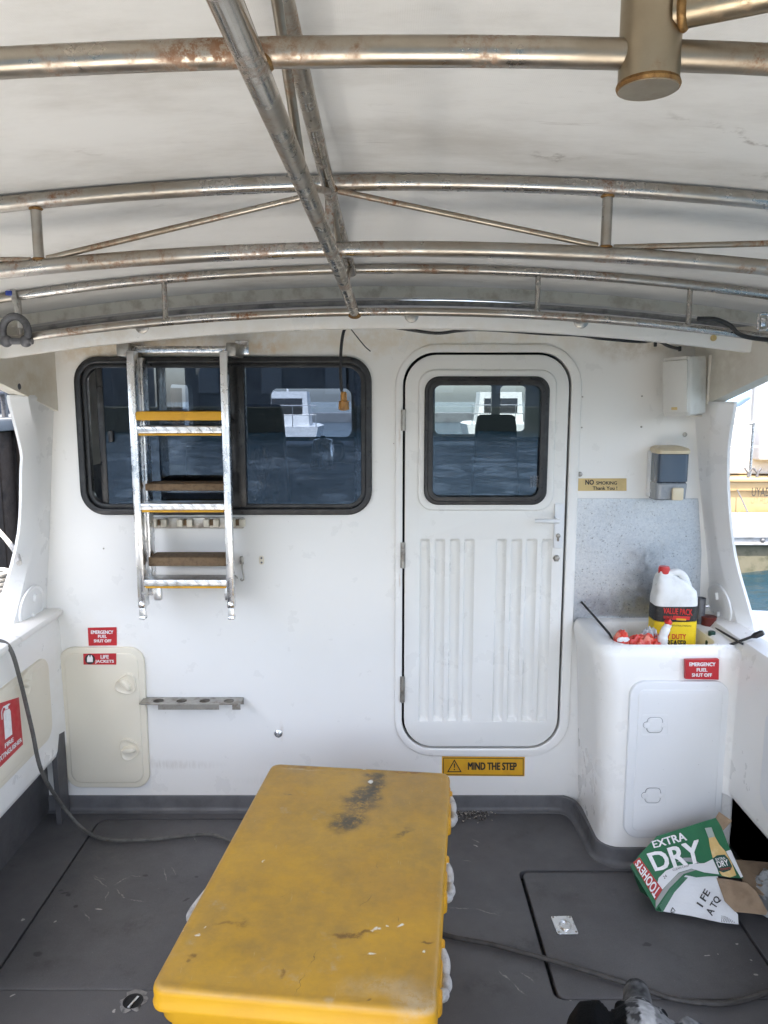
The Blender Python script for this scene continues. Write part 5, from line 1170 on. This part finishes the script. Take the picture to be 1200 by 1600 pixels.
bo = panel([Z(705, 172), Z(757, 165), Z(785, 240), Z(820, 300), Z(865, 350), Z(915, 440), Z(950, 540), Z(900, 560), Z(838, 545), Z(790, 470), Z(765, 400), Z(745, 320), Z(735, 250)], PT, E1 + .001, .001, 'bottle_print', AMBER, 9, parent=tp)
panel([Z(705, 172), Z(757, 165), Z(783, 238), Z(734, 250)], PT, E1 + .0018, .001, 'bottle_neck_print', BOTTLEG, 3, parent=tp)
panel([Z(765, 410), Z(800, 385), Z(860, 378), Z(890, 410), Z(918, 470), Z(905, 500), Z(850, 520), Z(808, 505)], PT, E1 + .0018, .001, 'bottle_label_print', DKGREEN, 8, parent=tp)
mb = MB(); text_px(mb, 'EXTRA', [Z(785, 410), Z(860, 395), Z(868, 415), Z(793, 430)], PT, .0080, .01, crum); text_px(mb, 'DRY', [Z(792, 436), Z(880, 415), Z(895, 462), Z(812, 482)], PT, .0080, .02, crum); mb.make('label_lettering', WHITE, tp)
mb = MB(); text_px(mb, 'TOOHEYS', [Z(818, 490), Z(905, 475), Z(909, 492), Z(825, 507)], PT, .0080, .01, crum); mb.make('label_red_lettering', CRED, tp)
panel([Z(870, 352), Z(908, 338), Z(1002, 552), Z(985, 560)], PT, E1 + .002, .0015, 'torn_white_edge', CWHITE, 3, parent=tp)
# front panel, folded down to the deck
h1, h2 = onZ(*Z(375, 822), .012), onZ(*Z(968, 920), .012); g1 = onP(*Z(560, 548), PT)
n2 = (h2 - h1).cross(g1 - h1).normalized()
if n2.y > 0: n2 = -n2
PFr = (h1, n2)
def crum2(p): return p + n2 * (.022 * noise.noise(p * 5.5 + Vector((7, 1, 2))) + crease(p))
fp = panel([Z(330, 812), Z(430, 660), Z(550, 538), Z(640, 552), Z(810, 548), Z(850, 700), Z(965, 845), Z(968, 920), Z(830, 905), Z(600, 855)], PFr, 0, .003, 'front_panel', CWHITE, 18, crum2)
panel([Z(328, 815), Z(432, 655), Z(530, 548), Z(575, 556), Z(470, 670), Z(378, 826)], PFr, .003, .001, 'green_edge', CGREEN, 9, crum2, fp)
panel([Z(560, 535), Z(640, 520), Z(820, 542), Z(640, 556)], PFr, .003, .001, 'green_fold', CGREEN, 3, crum2, fp)
mb = MB(); text_px(mb, 'I FE', [Z(640, 757), Z(708, 640), Z(752, 672), Z(688, 790)], PFr, .0055, .02, crum2); text_px(mb, 'A TQ', [Z(708, 822), Z(790, 692), Z(838, 728), Z(772, 862)], PFr, .0055, .02, crum2)
rec = [(430, 820), (445, 788), (475, 815), (465, 822), (447, 803), (440, 822), (465, 828), (455, 835)]
for k in range(6): text_px(mb, 'IIIIII', [Z(832, 850 + k * 9), Z(868 + k * 14, 856 + k * 9), Z(868 + k * 14, 861 + k * 9), Z(832, 855 + k * 9)], PFr, .0055, 0, crum2)
mb.make('black_lettering', INK, fp)
mb = MB(); 
for a, b in (((440, 822), (455, 790)), ((455, 790), (475, 818)), ((470, 824), (442, 828))):
    pa, pb_ = crum2(onP(*Z(*a), PFr, .004)), crum2(onP(*Z(*b), PFr, .004)); mb.tube([pa, pb_], .0013, 6)
mb.make('recycling_mark', INK, fp)
# hidden sides of the crushed box: left end, back, inner board
mb = MB(); lft = [onP(*Z(125, 470), PT), onP(*Z(285, 740), PT), onP(*Z(325, 815), PT)]; lo = [Vector((p.x + .05, p.y + .035, .004)) for p in lft]
mb.add(lft + lo, [(0, 1, 4, 3), (1, 2, 5, 4)]); mb.make('end_panel', CGREEN, ca, label=None)
mb = MB(); bk = [onP(*Z(330, 235), PT, -.004), onP(*Z(790, 90), PT, -.004)]; mb.add([bk[0], bk[1], (bk[1].x, bk[1].y + .004, .004), (bk[0].x, bk[0].y + .004, .004), (A_.x + .01, A_.y + .005, .004)], [(0, 1, 2, 3), (0, 3, 4)]); mb.make('back_panel', CARDB, ca)
mb = MB(); fl = [onP(*Z(790, 90), PT, -.002), onP(*Z(850, 190), PT, -.002), onP(*Z(815, 42), PT, .0), onP(*Z(918, 115), PT, .01)]
mb.slab([fl[0], fl[2], fl[3], fl[1]], nrm, .003); mb.make('torn_flap', CARDB, ca)
# brown board torn out at the right
r1 = [(800, 560), (900, 572), (1040, 600), (1105, 660), (1150, 740), (1195, 820), (1185, 848), (1050, 832), (940, 822), (860, 740), (830, 650)]
def crum3(p): return p + n2 * (.016 * noise.noise(p * 12 + Vector((1, 9, 2))) + .008 * noise.noise(p * 30))
panel([Z(*q) for q in r1], PFr, .008, .003, 'torn_brown_board', CARDB, 5, crum3)
# scrap of brown board and newsprint beyond it
c = onZ(1190, 1372, .05); sc = base_empty('cardboard_scrap', (c.x, c.y, 0), 'brown cardboard scrap in the shadowed recess behind the beer carton', 'cardboard')
mb = MB(); mb.slab([onY(1150, 1345, -.55), onY(1215, 1350, -.52), onY(1225, 1405, -.66), onY(1165, 1395, -.66)], (0, .02, 1), .004); mb.make('board', CARDB, sc)
c = onZ(1196, 1395, .05); M = Matrix.Rotation(R(20), 4, 'Y')
tag(crush((c.x + .03, c.y, .03), .10, .08, .085, 10, 21, Matrix.Rotation(R(-12), 4, 'Y')).make('newspaper', PAPER, None, 24), 'crumpled grey newspaper beside the torn beer carton', 'newspaper')

# ================================================================== DOG
def dogmesh():
    mb = MB()
    N = onZ(994, 1536, .50); Hd = N + Vector((-.085, -.33, .012))
    ax = (Hd - N); L = ax.length; ax.normalize()
    side = ax.cross(Vector((0, 0, 1))).normalized(); up = side.cross(ax).normalized()
    if up.z < 0: up = -up
    def P(t, s=0, u=0): return N + ax * t + side * s + up * u
    def blob(c, r, M=None): mb.ball(c, r, M, 24, 16)
    Rm = Matrix((( side.x, ax.x, up.x, 0), (side.y, ax.y, up.y, 0), (side.z, ax.z, up.z, 0), (0, 0, 0, 1)))
    def eb(t, s, u, rs, ra, ru): blob(P(t, s, u), (rs, ra, ru), Rm)
    # muzzle tube as a loft of ellipses from nose to skull
    rings = []
    for t, w, hh, dz in ((.0, .012, .010, .0), (.006, .021, .019, -.002), (.02, .026, .025, -.006), (.05, .030, .029, -.010), (.08, .036, .034, -.008), (.105, .047, .042, .002), (.14, .060, .054, .010), (.18, .068, .060, .012), (.22, .064, .058, .006), (.26, .045, .045, -.006)):
        c = P(t, 0, dz); rings.append([c + side * w * math.cos(a) + up * hh * math.sin(a) for a in [2 * math.pi * k / 24 for k in range(24)]])
    mb.loft(rings)
    for s in (-1, 1): eb(.118, s * .034, .028, .016, .020, .012)
    # neck, trunk
    nb = P(.21, 0, -.03)
    sh = Vector((nb.x - .03, nb.y - .20, .45)); hip = Vector((sh.x - .10, sh.y - .42, .44))
    mb.tube(catmull([P(.17, 0, 0), nb + Vector((-.01, -.05, -.02)), sh + Vector((0, .04, .0))], 6), [.055] * 5 + [.062] * 4 + [.078] * 4, 20)
    mb.tube(catmull([sh + Vector((.005, .07, -.03)), sh + Vector((0, 0, -.03)), sh.lerp(hip, .35) + Vector((0, 0, -.04)), sh.lerp(hip, .7) + Vector((0, 0, .0)), hip, hip + Vector((-.01, -.06, -.02))], 6), [.07] * 3 + [.10] * 5 + [.112] * 8 + [.10] * 6 + [.092] * 5 + [.06] * 4, 24)
    d = (hip - sh).normalized(); sd = Vector((-d.y, d.x, 0))
    for s in (-1, 1):
        a = sh + sd * s * .07
        mb.tube(catmull([a + Vector((0, .0, -.04)), a + Vector((0, -.035, -.16)), a + Vector((0, .005, -.24)), a + Vector((0, .0, -.36)), a + Vector((0, .005, -.425)), a + Vector((0, .05, -.435))], 5), [.052] * 5 + [.040] * 5 + [.026] * 5 + [.021] * 6 + [.024] * 5, 14)
        b = hip + sd * s * .07
        mb.tube(catmull([b + Vector((0, .0, -.02)), b + Vector((.01, .07, -.15)), b + Vector((0, -.06, -.26)), b + Vector((0, -.05, -.38)), b + Vector((0, -.04, -.425)), b + Vector((0, .02, -.43))], 5), [.072] * 5 + [.055] * 5 + [.030] * 5 + [.020] * 6 + [.024] * 5, 14)
    mb.tube(catmull([hip + Vector((0, -.07, .03)), hip + Vector((-.02, -.18, .02)), hip + Vector((-.05, -.27, .08))], 6), [.022] * 5 + [.016] * 5 + [.008] * 3, 10)
    # drop ears
    for s in (-1, 1):
        e0 = P(.175, s * .050, .040); rings = []
        for q, w, out, dn, fw in ((0, .034, -.01, 0, 0), (.3, .046, .030, .006, -.004), (.6, .050, .062, -.012, -.010), (.85, .040, .080, -.042, -.014), (1, .014, .086, -.066, -.016)):
            c = e0 + side * s * out + up * dn + ax * fw
            rings.append([c + ax * w * math.cos(a) + (up * .45 + side * s * .9).normalized() * .008 * math.sin(a) for a in [2 * math.pi * k / 14 for k in range(14)]])
        mb.loft(rings)
    me = bpy.data.meshes.new('dog'); me.from_pydata([tuple(v) for v in mb.v], [], mb.f)
    bm = bmesh.new(); bm.from_mesh(me); bmesh.ops.recalc_face_normals(bm, faces=bm.faces); bm.to_mesh(me); bm.free()
    o = bpy.data.objects.new('tmp', me); COL.objects.link(o)
    md = o.modifiers.new('r', 'REMESH'); md.mode = 'VOXEL'; md.voxel_size = .0042
    ms = o.modifiers.new('s', 'SMOOTH'); ms.iterations = 4; ms.factor = .5
    dg = bpy.context.evaluated_depsgraph_get(); out = bpy.data.meshes.new_from_object(o.evaluated_get(dg)); bpy.data.objects.remove(o)
    att = out.color_attributes.new('coat', 'FLOAT_COLOR', 'POINT')
    for i, v in enumerate(out.vertices):
        r = v.co - N; t, s, u = r.dot(ax), r.dot(side), r.dot(up)
        n1 = noise.noise(v.co * 45); n2_ = noise.noise(v.co * 110); n3 = noise.noise(v.co * 18)
        g = .17 + .07 * n3 + .09 * n2_ + (.07 * n1)
        if t < .018: g = .03 + .02 * n2_                                # nose leather
        elif t < .07: g = .105 + .05 * n1 + .045 * n2_ - .02 * (u > .012)
        elif n1 + .6 * n2_ > .18: g = .04                                 # dark mottling
        if abs(s + .006) < .012 + .006 * n3 and .085 < t < .26: g = .36 + .14 * n2_ + .1 * n1            # pale blaze
        for sg in (-1, 1):
            if (r - (ax * .118 + side * sg * .046 + up * .030)).length < .013: g = .006
        if (s * math.copysign(1, side.x) < -.030 and t > .115 + .02 * n3): g = .0015    # black left side and ear
        if (s * math.copysign(1, side.x) > .055 and t > .18): g = .004
        if t > .30: g = .008 if n3 > -.05 else (.35 + .15 * n2_)
        g = max(.0015, g); att.data[i].color = (g * 1.0, g * .99, g * .97, 1)
    return out, N, ax, side, up
def mat_fur():
    m, nt, b = new_mat('dog_fur'); g = NT(nt)
    at = g.n('ShaderNodeAttribute', attribute_name='coat'); g.link(at.outputs['Color'], b.inputs['Base Color'])
    b.inputs['Roughness'].default_value = .8; b.inputs['Specular IOR Level'].default_value = .12
    g.link(g.bump(g.noise(320, 4, .7, g.scaled((1, .3, 1))), .6, .003), b.inputs['Normal']); return m
FUR = mat_fur()
me, N_, ax_, sd_, up_ = dogmesh()
dog = link_mesh('dog', me, FUR, None, 180); tag(dog, 'speckled grey and black dog seen from above, sniffing along the deck', 'dog')

# ================================================================== OUTSIDE: PONTOON, YACHT, WHARF, SHORE
ZP = 0.0
def far(px, py, Y): return onY(px, py, Y)
YP = 7.6
a = far(1120, 838, YP); z_t = far(1170, 837, YP).z; z_b = far(1170, 858, YP).z
po = base_empty('pontoon', (a.x + 4, YP, WZ), 'pale floating pontoon with a grey metal edge beside the tan-sterned yacht', 'pontoon')
mb = MB(); mb.box2((3.2, YP, z_t - .14), (24, YP + 2.2, z_t), .01); mb.box2((3.2, YP - .03, z_t - .03), (24, YP - .001, z_t + .02), .01); mb.box2((3.2, YP - .03, z_t - .13), (24, YP - .001, z_t - .10), .01); ed = mb.make('edge_rail', PONT, po)
mb = MB()
for k in range(14): mb.lathe([(.03, 0), (.03, .02), (.015, .03)], Matrix.Translation((3.5 + k * .45, YP - .001, z_t - .065)) @ Matrix.Rotation(R(90), 4, 'X'), 12)
mb.make('bolt', GREYMET, ed)
mb = MB(); mb.box2((3.25, YP + .05, WZ - .3), (24, YP + 2.1, z_t - .142)); mb.make('float', WEED, po)
YB = 9.9
yt = base_empty('yacht', (8, YB, WZ), 'white yacht with a tan transom lettered UYADU and a pale blue cloth, beyond the pontoon', 'yacht')
zd = far(1175, 752, YB).z; zmid = far(1175, 800, YB).z; x0 = far(1120, 760, YB).x
mb = MB(); mb.loft([[(x0 + dx_, YB + dy, z) for dx_, dy in ((0, 0), (3.6, 0), (4.1, .5), (4.6, 5), (2.4, 11), (-.2, 5), (-.3, .5))] for z, in ((WZ - .3,), (zmid - .06,), (zd,))]); mb.make('hull', TEAKY, yt, 30)
mb = MB(); mb.box2((x0 - .2, YB - .12, zd), (x0 + 3.8, YB + .2, zd + .06), .02); mb.box2((x0, YB - .06, zd - .16), (x0 + 3.6, YB - .002, zd - .0), .02); mb.make('toe_rail', TEAKY, yt)
mb = MB(); mb.box2((x0 - .1, YB - .9, zmid - .42), (x0 + 3.6, YB - .01, zmid - .28), .03); mb.make('swim_platform', TEAKY, yt)
mb = MB(); a = far(1174, 756, YB - .004); b = far(1203, 775, YB); text_w(mb, 'UYADU', ((far(1172, 768, YB).x + far(1208, 768, YB).x) / 2, YB - .062, far(1190, 768, YB).z), (1, 0, 0), (0, 0, 1), far(1208, 768, YB).x - far(1172, 768, YB).x, .15, .0); mb.make('lettering', INK, yt)
mb = MB(); mb.box2((x0 - .3, YB + 1.0, zd), (x0 + 4.2, YB + 4.5, zd + .9), .1); mb.box2((x0 + .7, YB + 1.2, zd + .9), (x0 + 3.9, YB + 3.8, zd + 2.6), .08); mb.make('cabin', BOATW, yt)
mb = MB(); xk = far(1172, 700, YB + .95).x; mb.box2((xk, YB + .60, zd + .3), (xk + 1.6, YB + .98, zd + 2.4), .05); mb.make('locker', BOATGREY, yt)
mb = MB(); mb.box2((xk + .10, YB + .585, zd + 1.35), (xk + .32, YB + .60, zd + 1.9), .01); mb.make('switch_panel', GREYP, yt)
mb = MB(); mb.box((xk + .2, YB + .55, zd + 1.45), (.13, .06, .22), .03); mb.make('red_valve', REDP, yt)
mb = MB(); r0 = far(1145, 660, YB).z; r1 = far(1145, 698, YB).z
for z, r in ((r0, .022), (r1, .012)): mb.tube([(x0 - .3, YB + .05, z), (x0 + 4, YB + .05, z)], r, 8)
mb.make('guard_rail', CHROME, yt)
for px in (1177, 1262): x = far(px, 700, YB).x; mb = MB(); mb.tube([(x, YB + .05, zd), (x, YB + .05, r0)], .025, 10); mb.make('stanchion', CHROME, yt)
for px in (1171, 1185):
    x = far(px, 735, YB).x; mb = MB(); mb.tube([(x - .07, YB + .03, zd + .22), (x, YB + .03, zd + .13), (x + .06, YB + .03, zd + .22)], .018, 8); mb.tube([(x, YB + .03, zd + .05), (x, YB + .03, zd + .13)], .025, 8); mb.make('cleat', GREYMET, yt)
# cloth draped from the rail above
xa_, xb_ = far(1120, 600, YB + .3).x, far(1176, 600, YB + .3).x; zt_, zb_ = zd + 2.6, far(1150, 636, YB + .3).z
mb = MB(); rows = []
for i in range(21):
    u = i / 20; x = xa_ + (xb_ - xa_) * u; row = []
    for j in range(13):
        v = j / 12; lowz = zb_ + .45 * max(0, u - .55) ** 1.5; row.append((x, YB + .3 + .05 * math.sin(u * 9) * v, zt_ + (lowz - zt_) * v))
    rows.append(row)
mb.loft(rows, False, False); cl_ = tag(mb.make('blue_cloth', BLUECLOTH), 'pale blue cloth sheet hung on the yacht at the right edge', 'cloth')
cl_.modifiers.new('thickness', 'SOLIDIFY').thickness = .02
davit = MB(); q0 = far(1152, 765, YB - .05); q1 = far(1168, 800, YB - .9); davit.tube([q0, q1], .012, 6); davit.make('stay', GREYMET, yt)
# timber wharf on the left, in shade
wf = base_empty('timber_wharf', (-6.5, 4, WZ), 'dark timber wharf face with a railing beyond the left side of the boat', 'wharf')
mb = MB()
for k in range(60): 
    y = -6 + k * .36; mb.box2((-5.0 + .04 * random.random(), y, WZ - .5), (-4.8 + .03 * random.random(), y + .34, 1.28), .02)
mb.make('planking', TIMBER, wf)
mb = MB(); mb.box2((-9, -6, 1.28), (-4.7, 15.6, 1.44), .03); mb.make('decking', SHED, wf)
for k in range(9): mb = MB(); mb.tube([(-4.62, -5 + k * 2.4, WZ - .5), (-4.62, -5 + k * 2.4, 1.9)], .15, 12); mb.make('pile', TIMBER, wf)
mb = MB()
for z in (1.75, 2.1, 2.45): mb.tube([(-5.0, -6, z), (-5.0, 15, z)], .03, 8)
for k in range(20): mb.box2((-5.03, -6 + k * 1.1, 1.44), (-4.97, -5.94 + k * 1.1, 2.45))
mb.make('railing', GREYMET, wf)
mb = MB(); mb.box2((-9, -4, 1.45), (-6.2, 15, 4.6)); mb.make('shed', DARKHULL, wf)
cable('mooring_rope', 'pale mooring rope slanting down past the left side pillar', [onY(-40, 790, 1.0), onY(0, 832, .3), onY(24, 862, -.1), onY(30, 880, -.28)], .010, ROPE, 'rope')
c = onY(2, 872, .25); co = MB()
for k in range(5): co.tube([(c.x - .05 + .07 * math.cos(t), .25 + .07 * math.sin(t), .87 + k * .02) for t in [2 * math.pi * j / 20 for j in range(21)]], .011, 8, False)
tag(co.make('rope_coil', ROPE), 'small coil of pale rope on the left side deck outside the pillar', 'rope')
# foredeck
mb = MB(); mb.box2((-1.4, 2.56, .3), (1.4, 4.2, 1.30), .08); mb.make('foredeck', GEL, cabin)
# far shore behind the stern (seen mirrored in the glass) and ahead of the bow
rn = random.Random(5)
sw = base_empty('sea_wall', (0, -52, WZ), 'dark stone sea wall across the harbour', 'sea wall')
mb = MB(); mb.box2((-90, -56, WZ - .5), (90, -52, 1.0)); mb.make('stone_face', WEED, sw)
for i in range(9):
    x = -80 + i * 18; w = rn.uniform(10, 15); hh = rn.uniform(4.5, 8)
    sb = base_empty('waterfront_shed', (x, -62, 1), 'grey waterfront shed on the sea wall behind the stern', 'shed', 'waterfront sheds across the harbour')
    mb = MB(); mb.box2((x - w / 2, -68, .5), (x + w / 2, -57, hh)); mb.make('wall', SHED, sb)
    mb = MB(); mb.slab([(x - w / 2 - .3, -56.7, hh), (x + w / 2 + .3, -56.7, hh), (x, -56.7, hh + 2.2)], (0, -1, 0), 12); mb.make('roof', ROOFM, sb)
    for k in range(3): mb = MB(); mb.box2((x - w / 2 + 1 + k * w / 3, -56.98, 2), (x - w / 2 + 2.6 + k * w / 3, -56.9, 4)); mb.make('window', GREYP, sb)
fs = base_empty('breakwater', (0, 75, WZ), 'low pale breakwater far ahead, seen through the cabin windows', 'breakwater')
mb = MB(); mb.box2((-80, 75, WZ - .5), (80, 80, .1)); mb.make('rock_face', SHED, fs)
for i, (x, y, sc_) in enumerate(((-4.4, 30, 1.0), (5.6, 33, 1.1))):
    mb_ = base_empty('moored_launch', (x, y, WZ), ('white moored launch ahead to the left, seen through the wide window', 'white moored launch ahead to the right, seen through the door glass')[i], 'launch')
    mb = MB(); mb.loft([[(x + a * sc_ * k, y + b * sc_ * k, WZ + z) for a, b in ((-1.5, 0), (1.5, 0), (1.6, 2), (1.2, 4.5), (0, 6.5), (-1.2, 4.5), (-1.6, 2))] for k, z in ((.85, -.2), (.95, .4), (1.05, 1.2))]); mb.make('hull', BOATW, mb_, 30)
    mb = MB(); mb.loft([[(x + a * k, y + 1.2 + b * k, WZ + z) for a, b in ((-1.1, 0), (1.1, 0), (1.0, 2.6), (-1.0, 2.6))] for k, z in ((1, 1.2), (.9, 2.7))]); hs = mb.make('wheelhouse', BOATW, mb_)
    mb = MB(); mb.box2((x - .8, y + 1.19, WZ + 1.7), (x + .8, y + 1.25, WZ + 2.4)); mb.make('window', BLACK, hs)
    mb = MB()
    for z in (1.7, 2.1): mb.tube([(x - 1.5, y, WZ + z), (x + 1.5, y, WZ + z)], .02, 6)
    for k in range(4): mb.tube([(x - 1.5 + k, y, WZ + 1.2), (x - 1.5 + k, y, WZ + 2.1)], .02, 6)
    mb.make('guard_rail', CHROME, mb_)
    mb = MB(); mb.tube([(x, y + 2.5, WZ + 2.6), (x, y + 2.5, WZ + 7)], [.05, .03], 8); mb.make('mast', BOATW, mb_)
